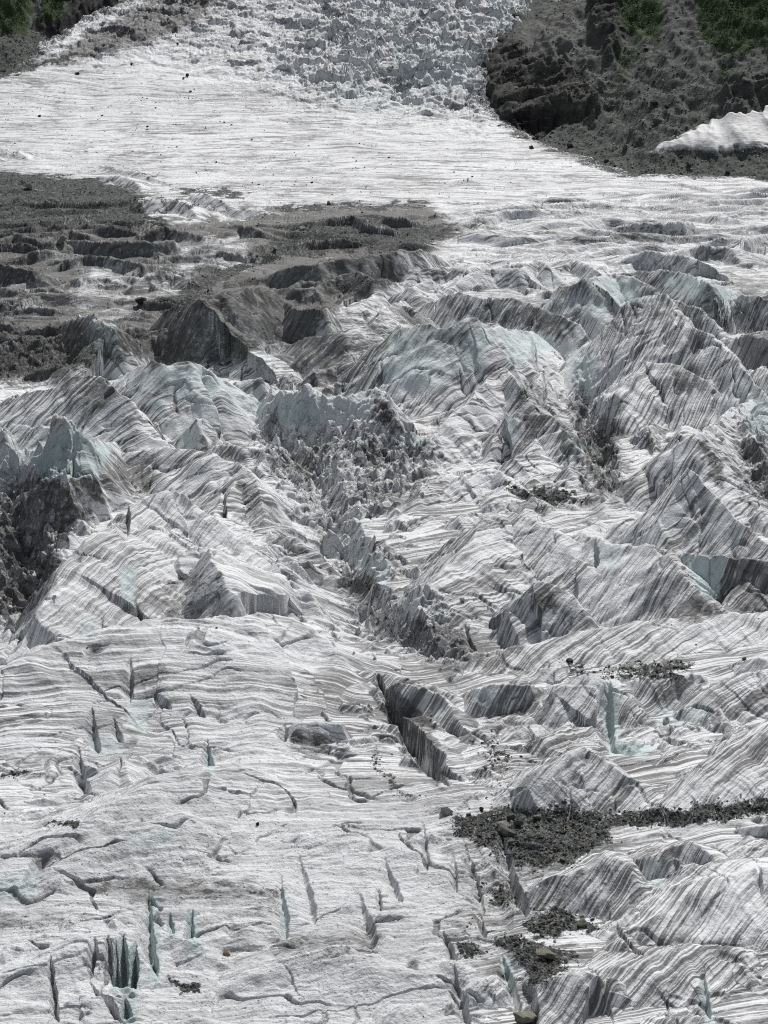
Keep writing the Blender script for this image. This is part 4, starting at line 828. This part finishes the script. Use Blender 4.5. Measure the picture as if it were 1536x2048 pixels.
def mountain(u0, u1, side, name, label):
    us = np.arange(u0, u1, 1.8)
    mar = MARGIN_R if side > 0 else MARGIN_L
    mu, mp, _ = project(mar[:, 0], mar[:, 1], base_z(mar[:, 1]))
    if side > 0: low = np.interp(us, mu[5:], mp[5:])
    else: low = np.interp(us, mu, mp)
    ys = y_of_p(np.clip(low, -75, 420)) - 8
    nr = 330
    tt = np.linspace(0, 1, nr) ** 1.15 * 300
    Y = ys[None, :] + tt[:, None]
    X = np.broadcast_to((us - 768) / FOC * (ys * CT + HC * ST), Y.shape) * (Y / ys[None, :])
    def hgt(X, Y):
        r, l = beyond(X.ravel().astype(F4), Y.ravel().astype(F4)); d = (r if side > 0 else l).reshape(X.shape)
        x, y = X.astype(F4), Y.astype(F4)
        zb = base_z(Y)
        dd = np.clip(d, 0, None)
        if side > 0: off = -3 + .30 * np.minimum(dd, 26) + .46 * np.clip(dd - 26, 0, None) + .1 * np.clip(dd - 90, 0, None)
        else: off = -3 + .35 * np.minimum(dd, 30) + .75 * np.clip(dd - 30, 0, None)
        off = np.where(d < 0, -3 + d * .8, off)
        amp = smooth(4, 40, dd)
        a = (x + .25 * y) / 14
        off = off + amp * (3.0 * ridged(a, y / 60, 131, 2) + 2.0 * fbm(x / 25, y / 25, 133, 3)) + smooth(0, 6, dd) * .22 * fbm(x / 4, y / 4, 137, 2)
        return zb + off, d
    Z, D = hgt(X, Y)
    # crags, slabs and the undercut rock wall: laid out at the bearing where each stands
    U, P, _ = project(X, Y, Z)
    x, y = X.astype(F4), Y.astype(F4)
    w1 = fbm(x / 14, y / 14, 140, 3); w2 = fbm(x / 14, y / 14, 144, 3)
    def mk(polys, k=1.0): return masks(polys, (U + w1 * 14 * k).ravel(), (P + w2 * 9 * k).ravel()).reshape(U.shape)
    if side > 0:
        crag, cave, slab = mk(CRAG_R), mk(CAVE_R, .5), mk(SLAB_R)
        st = ridged((x * .45 - Z * 1.2) / 9, (x * 1.1 + y * .6) / 40, 150, 3)
        ft = ridged((x * .5 - Z * 1.3) / 3.2, (x + y) / 24, 154, 2)
        Z = Z + crag * (4.6 + 3.0 * st + 1.3 * ft + 1.4 * w1) + slab * 2.0 - cave * 9.0
        Y = Y - crag * smooth(-.2, .8, st) * 2.0
    else:
        crag = mk(BLACK_L); slab = 0 * crag
        Z = Z + crag * (4 + 3.0 * ridged(x / 12, Z / 18, 150, 3) + 1.2 * ridged(x / 4, Z / 9, 154, 2))
    U, P, _ = project(X, Y, Z)
    if side > 0: green, black, slab = mk(GREEN_R), mk(BLACK_R), mk(SLAB_R)
    else: green, black = mk(GREEN_L, .6), mk(BLACK_L)
    ns = Y.shape[1]
    vi = np.arange(Y.size).reshape(Y.shape)
    q = np.stack([vi[:-1, :-1], vi[:-1, 1:], vi[1:, 1:], vi[1:, :-1]], -1).reshape(-1, 4)
    o = mesh_from(name, np.stack([X, Y, Z], -1).reshape(-1, 3), q, ROCK, True, {'talus': ('FLOAT', 1 - np.clip(crag, 0, 1)), 'green': ('FLOAT', green), 'slab': ('FLOAT', slab), 'black': ('FLOAT', black)})
    o['kind'] = 'structure'; o['label'] = label
    return dict(o=o, X=X, Y=Y, Z=Z, U=U, P=P, green=green, black=black, crag=crag, D=D)
MR = mountain(955, 1720, 1, 'mountain', 'dark talus slope with rock outcrop and green scrub beside the icefall')
ML = mountain(-170, 400, -1, 'mountain', 'dark rocky slope with green patches beside the left edge of the glacier')

def surf_m(M, u, p):
    j = int(np.argmin(np.abs(M['U'][5] - u)))
    col = M['P'][:, j]; run = np.minimum.accumulate(col)
    i = int(np.searchsorted(-run, -p)); i = min(i, len(col) - 1)
    return float(M['X'][i, j]), float(M['Y'][i, j]), float(M['Z'][i, j])

# ------------------------------------------------------------------ the white snow bank on the talus
def make_snow():
    N = Nodes('old_snow')
    geo = N.n('ShaderNodeNewGeometry'); pos = geo.outputs['Position']
    n1 = N.noise(N.mapp(pos, (.06, .4, .6)), 1.0, 6, .62); n2 = N.noise(pos, .35, 6, .65); ed = N.attr('edge')
    col = N.mix(n2, (.50, .50, .50), (.68, .68, .67))
    col = N.mix(N.step(N.math('ADD', n1, N.math('MULTIPLY', ed, .3)), .56, .75), col, (.22, .215, .20))
    col = N.mix(N.step(N.math('ADD', N.noise(pos, .9, 7, .75), N.math('MULTIPLY', ed, .45)), .72, .86), col, (.07, .068, .06))
    return N.done(col, .6, N.math('ADD', n1, n2), .5, .8, .25)
SNOW_POLY = Poly([(1296,304),(1340,284),(1400,255),(1470,231),(1560,203),(1700,170),(1700,262),(1560,290),(1500,296),(1450,305),(1400,301),(1350,302)], 1, 9)
def snow_bank():
    M = MR
    w = np.zeros(M['U'].size, F4)
    xx = M['X'].astype(F4); yy = M['Y'].astype(F4)
    SNOW_POLY.add((M['U'] + 8 * fbm(xx / 9, yy / 9, 160, 3)).ravel(), (M['P'] + 4 * fbm(xx / 9, yy / 9, 164, 3)).ravel(), w)
    w = w.reshape(M['U'].shape)
    th = smooth(.25, .95, w) * (1.0 + .3 * fbm(xx / 16, yy / 16, 166, 2)) - .12
    ZS = M['Z'].copy()
    for _ in range(5):
        for ax in (0, 1):
            for sh in (1, 3): ZS = (np.roll(ZS, sh, ax) + ZS + np.roll(ZS, -sh, ax)) / 3
    th = np.where(w > .5, np.maximum(th, ZS - M['Z'] + .5), th)
    th = (M['Z'] + th) * (1 - smooth(.3, .8, w)) + (np.maximum(ZS, M['Z']) * .5 + ZS * .5 + 1.6) * smooth(.3, .8, w) - M['Z']
    keep = w > .12
    fz = keep[:-1, :-1] & keep[1:, :-1] & keep[:-1, 1:] & keep[1:, 1:]
    vi = np.arange(w.size).reshape(w.shape)
    q = np.stack([vi[:-1, :-1], vi[:-1, 1:], vi[1:, 1:], vi[1:, :-1]], -1)[fz]
    co = np.stack([M['X'], M['Y'], M['Z'] + th], -1).reshape(-1, 3)
    used = np.zeros(w.size, bool); used[q.ravel()] = True; new = np.cumsum(used) - 1
    o = mesh_from('snow_bank', co[used], new[q], make_snow(), True, {'edge': ('FLOAT', 1 - w.ravel()[used])})
    o['label'] = 'white tongue of old snow lying on the dark talus beside the glacier'; o['category'] = 'snow bank'
snow_bank()
print('mountains', time.time() - T0)
# ------------------------------------------------------------------ stones, ice blocks, shrubs
import bmesh
def ico(sub):
    bm = bmesh.new(); bmesh.ops.create_icosphere(bm, subdivisions=sub, radius=1)
    v = np.array([q.co[:] for q in bm.verts]); f = np.array([[x.index for x in q.verts] for q in bm.faces]); bm.free()
    return v, f
ICO = {1: ico(1), 2: ico(2), 3: ico(3)}
def rock_shape(seed, sub=3, planes=13, flat=.6, rough=.05, lo=.55):
    g = np.random.RandomState(seed); v, f = ICO[sub]
    n = g.normal(size=(planes, 3)); n /= np.linalg.norm(n, axis=1)[:, None]
    d = g.uniform(lo, .98, planes)
    r = np.min(d[None] / np.maximum(v @ n.T, .08), axis=1); r = np.minimum(r, 1.25)
    p = v * r[:, None]
    if rough:
        q = p * 2.3 + seed
        p = p * (1 + rough * (perlin(q[:, 0] + q[:, 2], q[:, 1] - q[:, 2], seed % 50) + .6 * perlin(q[:, 0] * 2.7 - q[:, 2], q[:, 1] * 2.7 + q[:, 2], 7)))[:, None]
    p[:, 1] *= g.uniform(.65, .95); p[:, 2] *= flat * g.uniform(.8, 1.15)
    p[:, 0] /= np.ptp(p[:, 0]) / 2
    return p, f
def shard(seed, n=11, box=(1, .7, .6)):
    """an angular piece: the hull of a few points"""
    g = np.random.RandomState(seed); p = g.normal(size=(n, 3)); p /= np.linalg.norm(p, axis=1)[:, None]; p *= g.uniform(.75, 1.1, n)[:, None]
    p = p * np.array(box) * g.uniform(.75, 1.25, 3)
    bm = bmesh.new()
    for q in p: bm.verts.new(q)
    r = bmesh.ops.convex_hull(bm, input=bm.verts)
    loose = [v for v in bm.verts if not v.link_faces]
    if loose: bmesh.ops.delete(bm, geom=loose, context='VERTS')
    bmesh.ops.triangulate(bm, faces=bm.faces); bm.verts.index_update()
    v = np.array([q.co[:] for q in bm.verts]); f = np.array([[x.index for x in q.verts] for q in bm.faces]); bm.free()
    v[:, 0] /= np.ptp(v[:, 0]) / 2
    return v, f
def stone_mat(name, stops, sc=1.0):
    N = Nodes(name)
    tc = N.n('ShaderNodeTexCoord').outputs['Object']; oi = N.n('ShaderNodeObjectInfo').outputs['Random']
    sh = N.n('ShaderNodeVectorMath', {0: tc, 1: N.n('ShaderNodeCombineXYZ', {0: N.math('MULTIPLY', oi, 50.0), 1: oi, 2: oi}).outputs[0]}, operation='ADD').outputs[0]
    n1 = N.noise(sh, 2.2 * sc, 7, .68); n2 = N.noise(N.mapp(sh, (1, 1, 3.5)), 5 * sc, 6, .65)
    col = N.ramp(N.math('ADD', N.math('MULTIPLY', n1, .6), N.math('MULTIPLY', n2, .4)), stops)
    col = N.mix(N.math('MULTIPLY', oi, .35), col, (.05, .05, .047))
    return N.done(col, .9, N.math('ADD', n1, n2), .12, .9, .25)
M_GREY = stone_mat('grey_stone', [(.3, (.05, .05, .047)), (.5, (.10, .10, .092)), (.7, (.19, .187, .172))])
M_TAN = stone_mat('tan_stone', [(.3, (.09, .088, .066)), (.5, (.17, .165, .125)), (.7, (.27, .262, .205))])
M_DARK = stone_mat('dark_stone', [(.3, (.018, .017, .017)), (.5, (.038, .036, .034)), (.7, (.075, .072, .068))])
M_PALE = stone_mat('pale_stone', [(.3, (.16, .158, .148)), (.5, (.26, .255, .24)), (.7, (.38, .375, .355))])
M_RUST = stone_mat('rusty_stone', [(.3, (.05, .03, .018)), (.5, (.13, .082, .048)), (.7, (.20, .15, .10))])
def ice_block_mat():
    N = Nodes('block_ice')
    tc = N.n('ShaderNodeTexCoord').outputs['Object']; oi = N.n('ShaderNodeObjectInfo').outputs['Random']
    n1 = N.noise(N.mapp(tc, (1.2, 5, 2)), 1.0, 7, .68); n2 = N.noise(tc, 2.5, 6, .65)
    col = N.mix(oi, (.36, .375, .375), (.62, .62, .61))
    col = N.mix(N.math('MULTIPLY', N.step(n1, .5, .64), .7), col, (.16, .155, .148))
    col = N.mix(N.math('MULTIPLY', N.step(n2, .55, .66), .8), col, (.07, .068, .063))
    return N.done(col, .6, N.math('ADD', n1, n2), .15, .9, .3)
M_ICEB = ice_block_mat()

def rock_mesh(name, seed, mat, **k):
    p, f = shard(seed, k['hull'], k['box']) if 'hull' in k else rock_shape(seed, **k)
    me = bpy.data.meshes.new(name); me.from_pydata([tuple(q) for q in p], [], [tuple(int(i) for i in q) for q in f]); me.materials.append(mat); me.update()
    return me
SHAPES = {}
def place(name, label, cat, loc, px, mat, group=None, key=None, seed=0, sink=.25, tilt=12, **k):
    """one stone: px is its width in survey pixels, loc the ground under it"""
    key = key or (name, seed, mat.name)
    if key not in SHAPES: SHAPES[key] = rock_mesh(name, seed, mat, **k)
    me = SHAPES[key]
    o = bpy.data.objects.new(name, me); C.objects.link(o)
    x, y, z = loc; d = math.sqrt(x * x + y * y + (z - HC) ** 2)
    s = px * d / FOC / 2
    hz = max(abs(v.co.z) for v in me.vertices) * s
    o.location = (x, y, z + hz * (1 - 2 * sink)); o.scale = (s, s, s)
    g = random.Random(seed * 7 + int(abs(x) * 10)); o.rotation_euler = (R(g.uniform(-tilt, tilt)), R(g.uniform(-tilt, tilt)), R(g.uniform(0, 360)))
    o['label'] = label; o['category'] = cat
    if group: o['group'] = group
    return o

B = 'boulder'
for i, (u, p, px, mat, lab) in enumerate([
    (1094, 1917, 32, M_TAN, 'large tan boulder casting a black shadow on the lowest round debris patch'),
    (1165, 1850, 21, M_TAN, 'tan boulder at the right end of the tapering debris tongue'),
    (1008, 1668, 29, M_GREY, 'long grey boulder with dark underside on the wide debris apron'),
    (1006, 1651, 20, M_PALE, 'pale grey block just behind the long grey boulder on the debris apron'),
    (1034, 1650, 20, M_GREY, 'rounded grey boulder right of the pale block on the debris apron'),
    (1021, 1638, 15, M_GREY, 'tilted grey slab behind the pale block at the top of the debris apron'),
    (1077, 1637, 14, M_TAN, 'small tan boulder near the upper edge of the debris apron'),
    (1099, 1641, 12, M_GREY, 'narrow grey stone right of the small tan boulder on the debris apron'),
    (1024, 1686, 11, M_TAN, 'small tan stone at the head of the narrow dark crevasse'),
    (1127, 1668, 12, M_DARK, 'dark stone in the middle of the debris apron'),
    (1127, 1722, 12, M_TAN, 'tan stone at the lower right tip of the debris apron'),
    (1129, 1608, 11, M_GREY, 'grey stone on the upper rim of the debris apron under the streaked ridge'),
    (963, 1621, 9, M_DARK, 'dark stone at the upper left corner of the debris apron'),
    (890, 1628, 22, M_PALE, 'pale flat slab on a shaded hollow left of the debris apron'),
    (1003, 1774, 9, M_DARK, 'dark stone on white ice between two small debris patches'),
    (1058, 2046, 44, M_TAN, 'mossy tan boulder cut by the bottom edge of the photo'),
    (451, 1912, 17, M_RUST, 'rust brown boulder alone on the white foreground ice'),
    (516, 1651, 7, M_DARK, 'lone dark stone on white ice above the foreground crevasses'),
    (177, 1297, 6, M_DARK, 'lone small black stone on the smooth white dome'),
    (1141, 1325, 15, M_DARK, 'dark stone at the foot of the streaked flank by the thin debris strip'),
    (1488, 1319, 11, M_DARK, 'dark stone on the streaked ice near the right side of the photo'),
    (375, 153, 9, M_DARK, 'dark boulder, bigger of a pair on the upper white ice plain'),
    (368, 158, 6, M_DARK, 'dark boulder, smaller of a pair on the upper white ice plain'),
    (262, 130, 6, M_DARK, 'small dark boulder high on the white ice plain below the icefall'),
    (155, 149, 9, M_DARK, 'flat dark stone on the upper white ice plain near the left side'),
    (6, 146, 17, M_DARK, 'dark boulder on the lateral moraine at the left edge of the photo'),
    (355, 88, 6, M_DARK, 'dark boulder at the foot of the left icefall'),
    (123, 487, 26, M_PALE, 'pale tan boulder lying on dark rubble above the long ice cliff'),
    (604, 462, 19, M_PALE, 'pale rounded boulder on the dark rubble mound'),
    (551, 509, 12, M_PALE, 'pale flat boulder under the dark hollow in the rubble'),
    (281, 605, 27, M_DARK, 'black slab on the pale saddle beside the rubble ridge'),
    (60, 377, 17, M_PALE, 'pale slab, largest of three on the left rubble field'),
    (46, 369, 13, M_PALE, 'pale slab, uppermost of three on the left rubble field'),
    (72, 384, 12, M_PALE, 'pale slab, lowest of three on the left rubble field'),
    (657, 410, 15, M_DARK, 'black block at the crest of the thin moraine line'),
    (1389, 289, 8, M_DARK, 'small dark stone on the white snow bank'),
    (1063, 298, 16, M_DARK, 'dark flat rock on the white ice margin below the cave')]):
    place(B, lab, 'boulder', surf(u, p), px * (1.25 if p > 1560 else 1), mat, seed=300 + i, flat=.62 if px > 9 else .7, sink=.22, planes=10, lo=.42, rough=.035)
for i, (u, p, px, mat, lab) in enumerate([
    (1311, 246, 20, M_GREY, 'large grey boulder in the middle of the talus above the snow bank'),
    (1259, 264, 15, M_PALE, 'pale round boulder on the talus left of the snow bank'),
    (1303, 209, 16, M_DARK, 'dark boulder on the talus straight above the large grey one'),
    (1327, 217, 12, M_DARK, 'dark boulder on the talus right of its darker twin'),
    (1282, 102, 11, M_DARK, 'dark boulder at the lower tip of the green scrub'),
    (1480, 170, 17, M_GREY, 'grey boulder near the crag at the right edge of the talus'),
    (1248, 299, 14, M_GREY, 'angular grey block low on the talus above the ice margin'),
    (1377, 334, 13, M_GREY, 'grey boulder on the dark ground below the snow bank'),
    (1453, 348, 13, M_DARK, 'dark boulder by the ice margin below the snow bank'),
    (1211, 324, 11, M_GREY, 'grey stone at the ice margin below the talus'),
    (1139, 295, 13, M_DARK, 'dark block in front of the cave mouth beside the ice'),
    (1028, 95, 16, M_DARK, 'black block wedged between icefall and smooth rock slab'),
    (1353, 66, 9, M_PALE, 'pale boulder in the bare chute between the two green slopes')]):
    place(B, lab, 'boulder', surf_m(MR, u, p), px, mat, seed=380 + i, flat=.75, sink=.2)

def inside(polys, n, seed, jit=0):
    g = random.Random(seed); out = []
    while len(out) < n:
        q = g.choice(polys); u = g.uniform(*q[:2]); p = g.uniform(*q[2:4]); out.append((u, p))
    return out
g_ = random.Random(77)
# scattered stones on the ice plain, in loose trains along the flow
TRAINS = [(0,205,460,235,.8), (150,240,480,262,.6), (230,300,560,340,1), (330,330,640,385,1), (480,300,800,330,.6), (0,240,260,280,.5), (560,360,900,400,1), (700,290,950,380,.5), (100,180,420,200,.3), (820,330,1100,390,.5)]
k = 0
while k < 120:
    t = g_.choice(TRAINS); f = g_.random()
    if g_.random() > t[4]: continue
    u = t[0] + (t[2] - t[0]) * f + g_.gauss(0, 20); p = t[1] + (t[3] - t[1]) * f + g_.gauss(0, 9)
    if u < 0 or u > 1200 or p < 130: continue
    place('stone', 'small dark stone scattered on the smooth white ice plain below the icefall', 'stone', surf(u, p), min(2.2 + g_.expovariate(.9), 7), M_DARK, group='dark stones scattered over the upper ice plain', key=('s', k % 9), seed=500 + k % 9, hull=12, box=(1, .8, .65), sink=.15)
    k += 1
# stones on the talus
k = 0
while k < 95:
    u = g_.uniform(1080, 1536); p = g_.uniform(90, 345)
    m = MR
    if p < 60 + max(0, (1240 - u)) * .9 or (u > 1300 and 210 < p < 310 and p > 304 - (u - 1300) * .42 and p < 303): continue
    place('talus_stone', 'grey stone half buried in the dark talus beside the glacier', 'stone', surf_m(MR, u, p), min(3 + g_.expovariate(.55), 11), M_PALE if g_.random() < .35 else M_GREY, group='grey stones on the talus slope', key=('t', k % 12), seed=520 + k % 12, hull=13, box=(1, .8, .65), sink=.22)
    k += 1
# blocks lying about on the near debris
NEAR = [(930,1140,1612,1700), (1140,1530,1605,1650), (1000,1120,1875,1960), (1065,1190,1828,1860), (960,1040,1770,1815), (1130,1380,1333,1348), (1010,1130,960,1005)]
for k in range(60):
    q = NEAR[min(int(g_.random() ** 1.5 * 7), 6)]; u = g_.uniform(*q[:2]); p = g_.uniform(*q[2:])
    place('debris_stone', 'dark grey angular stone lying on the near debris strips', 'stone', surf(u, p), min(5 + g_.expovariate(.3), 15), g_.choice([M_GREY, M_GREY, M_DARK, M_TAN]), group='angular stones on the near debris', key=('d', k % 14), seed=540 + k % 14, hull=13, box=(1, .75, .55), sink=.2)
# fallen ice blocks in the gullies
ICEQ = [((540,860,860,1000), 60), ((640,1010,760,1150), 20), ((700,1180,960,1330), 30), ((1165,780,1235,980), 24), ((0,1000,120,1230), 26), ((1000,955,1150,1010), 8)]
for q, n in ICEQ:
    for k in range(n):
        u = g_.uniform(q[0], q[2]); p = g_.uniform(q[1], q[3])
        where = {540: 'central', 640: 'central', 700: 'central', 1165: 'right-hand', 0: 'left-hand', 1000: 'upper right'}[q[0]]
        place('ice_block', f'angular dirty white ice block fallen into the {where} gully', 'ice block', surf(u, p), min(5 + g_.expovariate(.16), 24), M_ICEB, group=f'ice blocks in the {where} gully', key=('i', k % 12), seed=560 + k % 12, hull=8 + k % 5, box=(1, .55, 1.0 if k % 3 else 1.6), sink=.34, tilt=38)

# loose rubble: far too many to count, one mesh
def rubble(name, n, cand, sizes, mats, label):
    """cand: arrays x, y, z, weight of ground points"""
    x, y, z, w = cand
    idx = nrg.choice(len(x), n, p=w / w.sum())
    V, Fc, o0, mi = [], [], 0, []
    T = [shard(700 + i, 9, (1, .75, .55)) for i in range(12)]
    px = sizes[0] + nrg.exponential(sizes[1], n); px = np.minimum(px, sizes[2])
    for k in range(n):
        i = idx[k]; v, f = T[k % 12]
        s = px[k] * math.sqrt(x[i] ** 2 + y[i] ** 2) / FOC / 2
        a = nrg.rand() * 6.283; c, sn = math.cos(a), math.sin(a)
        q = v * s
        V.append(np.stack([q[:, 0] * c - q[:, 1] * sn + x[i], q[:, 0] * sn + q[:, 1] * c + y[i], q[:, 2] + z[i] + s * .25], 1))
        Fc.append(f + o0); o0 += len(v); mi.append(np.full(len(f), nrg.randint(len(mats))))
    o = mesh_from(name, np.concatenate(V), None, mats[0], False, tris=np.concatenate(Fc))
    for m in mats[1:]: o.data.materials.append(m)
    o.data.polygons.foreach_set('material_index', np.concatenate(mi).astype(np.int32)); o.data.update()
    o['kind'] = 'stuff'; o['label'] = label
    return o
inv = (SU > -20) & (SU < 1556) & (SP > 120) & (SP < 2080)
area = np.clip(SD / 400, .5, 3)
cand = lambda w: (XX[w > 0], YY[w > 0], ZZ[w > 0], w[w > 0])
wd_ = np.where(inv & (SP > 900), np.clip(DEB - .12, 0, 1) ** 1.5, 0); rubble('rubble', 8500, cand(wd_), (1.5, 2.4, 13), [M_GREY, M_DARK, M_TAN, M_GREY], 'broken dark rock rubble covering the near strips of the glacier')
wd_ = np.where(inv & (SP > 900), np.clip(DIRSH - .25, 0, .3) * .3 + .004, 0); rubble('rubble', 1500, cand(wd_), (1.2, 1.2, 6), [M_DARK, M_GREY], 'fine dark rock debris scattered over the white ice')
wd_ = np.where(inv & (SP <= 900), np.clip(DEB - .4, 0, 1) + .06 * (DIRSH > .8), 0); rubble('rubble', 9000, cand(wd_), (1.2, 1.3, 7), [M_DARK, M_GREY, M_GREY, M_PALE], 'dark rubble blanketing the left half of the middle glacier')
wd_ = np.where(inv & (SP < 420) & (SP > 140), .012 + np.clip(DIRSH - .2, 0, 1) + .9 * smooth(.1, .5, fbm((XX / 60).astype(F4), (YY / 14).astype(F4), 180, 3)) * (SP > 190), 0); rubble('rubble', 4200, cand(wd_), (.8, .8, 4), [M_DARK], 'specks of dark rock strewn over the upper ice plain')
m_ = MR; wd_ = np.where((m_['U'] > 960) & (m_['U'] < 1560) & (m_['P'] > -20) & (m_['D'] > 2), 1 - np.clip(m_['green'] * 1.3, 0, 1), 0) * (1 + (m_['P'] > 130) * 2.0)
rubble('rubble', 11000, (m_['X'][wd_ > 0], m_['Y'][wd_ > 0], m_['Z'][wd_ > 0], wd_[wd_ > 0]), (1.1, 1.5, 8), [M_GREY, M_DARK, M_GREY, M_PALE, M_PALE], 'loose grey scree covering the talus slope')
m_ = ML; wd_ = np.where((m_['U'] > -20) & (m_['U'] < 300) & (m_['P'] > -20) & (m_['D'] > 2), 1 - np.clip(m_['green'] * 1.3, 0, 1), 0) * (m_['black'] < .3)
rubble('rubble', 1500, (m_['X'][wd_ > 0], m_['Y'][wd_ > 0], m_['Z'][wd_ > 0], wd_[wd_ > 0]), (1.0, 1.0, 5), [M_GREY, M_DARK], 'loose grey scree under the green slope beside the glacier')

# ------------------------------------------------------------------ green scrub on the slopes
def leaf_mat():
    N = Nodes('scrub_leaves'); geo = N.n('ShaderNodeNewGeometry')
    n1 = N.noise(geo.outputs['Position'], .25, 5, .7)
    col = N.ramp(n1, [(.3, (.022, .04, .014)), (.5, (.042, .066, .024)), (.7, (.07, .10, .036))])
    return N.done(col, .85, None, spec=.15)
LEAF = leaf_mat()
def tuft_geo(n, x, y, z, size, g):
    """clumps of leaf-sized faces, spread through a low dome"""
    k = 11
    cx = np.repeat(x, k); cy = np.repeat(y, k); cz = np.repeat(z, k); s = np.repeat(size, k)
    N_ = len(cx)
    a = g.rand(N_) * 6.283; r = np.sqrt(g.rand(N_)); h = (1 - r * r) * g.rand(N_) ** .5
    bx, by, bz = cx + np.cos(a) * r * s, cy + np.sin(a) * r * s, cz + h * s * .9 + .05
    d1 = g.normal(size=(N_, 3)) * np.array([1, 1, .55]) * s[:, None] * .22; d2 = g.normal(size=(N_, 3)) * np.array([1, 1, .55]) * s[:, None] * .22
    c = np.stack([bx, by, bz], 1)
    v = np.stack([c, c + d1, c + d1 * .5 + d2, c - d1 * .4 + d2 * .7], 1).reshape(-1, 3)
    q = np.arange(len(v)).reshape(-1, 4)
    return v, q
for M, n, lab in ((MR, 9000, 'dense low green scrub on the slope above the talus'), (ML, 3500, 'dense low green scrub on the slope above the left moraine')):
    w = np.where((M['P'] > -60) & (M['U'] > -40) & (M['U'] < 1580), np.clip(M['green'] - .3 + .5 * fbm((M['X'] / 9).astype(F4), (M['Y'] / 9).astype(F4), 170, 3), 0, 1) ** 1.5 * (M['green'] > .08), 0).ravel()
    idx = nrg.choice(w.size, n, p=w / w.sum())
    v, q = tuft_geo(n, M['X'].ravel()[idx], M['Y'].ravel()[idx], M['Z'].ravel()[idx], .5 + nrg.exponential(.45, n), nrg)
    o = mesh_from('shrubbery', v, q, LEAF, False); o['kind'] = 'stuff'; o['label'] = lab
print('objects', time.time() - T0)
# ------------------------------------------------------------------ light, sky, camera
SUN_EL, SUN_AZ = R(52), R(20)            # sun high behind the icefall, azimuth measured from +Y towards +X
sd = bpy.data.lights.new('sun', 'SUN'); sd.energy = 4.0; sd.angle = R(.53); sd.color = (1, .985, .965)
so = bpy.data.objects.new('sun', sd); C.objects.link(so)
from mathutils import Vector
dirv = Vector((math.sin(SUN_AZ) * math.cos(SUN_EL), math.cos(SUN_AZ) * math.cos(SUN_EL), math.sin(SUN_EL)))
so.rotation_euler = dirv.to_track_quat('Z', 'Y').to_euler(); so.location = (0, 0, 400)
wd = bpy.data.worlds.new('World'); bpy.context.scene.world = wd; wd.use_nodes = True
nt = wd.node_tree; bg = nt.nodes['Background']
sk = nt.nodes.new('ShaderNodeTexSky'); sk.sky_type = 'NISHITA'; sk.sun_disc = False
sk.sun_elevation = SUN_EL; sk.sun_rotation = SUN_AZ; sk.altitude = 500; sk.dust_density = 4.0
hs = nt.nodes.new('ShaderNodeHueSaturation'); hs.inputs['Saturation'].default_value = .45      # sky colour muted so its fill keeps the shadows neutral
nt.links.new(sk.outputs['Color'], hs.inputs['Color']); nt.links.new(hs.outputs['Color'], bg.inputs['Color']); bg.inputs['Strength'].default_value = .085
cam = bpy.data.cameras.new('camera'); co_ = bpy.data.objects.new('camera', cam); C.objects.link(co_)
co_.location = (0, 0, HC); co_.rotation_euler = (R(90) - TILT, 0, 0)
cam.sensor_fit = 'VERTICAL'; cam.sensor_height = 24; cam.lens = 24 * FOC / 2048
cam.clip_start = 1; cam.clip_end = 6000
sc = bpy.context.scene; sc.camera = co_
sc.view_settings.view_transform = 'Standard'; sc.view_settings.look = 'None'; sc.view_settings.exposure = 0; sc.view_settings.gamma = 1
sc.cycles.use_denoising = False; sc.cycles.filter_width = 1.15
sc.cycles.max_bounces = 5; sc.cycles.diffuse_bounces = 3; sc.cycles.glossy_bounces = 2
print('script', time.time() - T0)
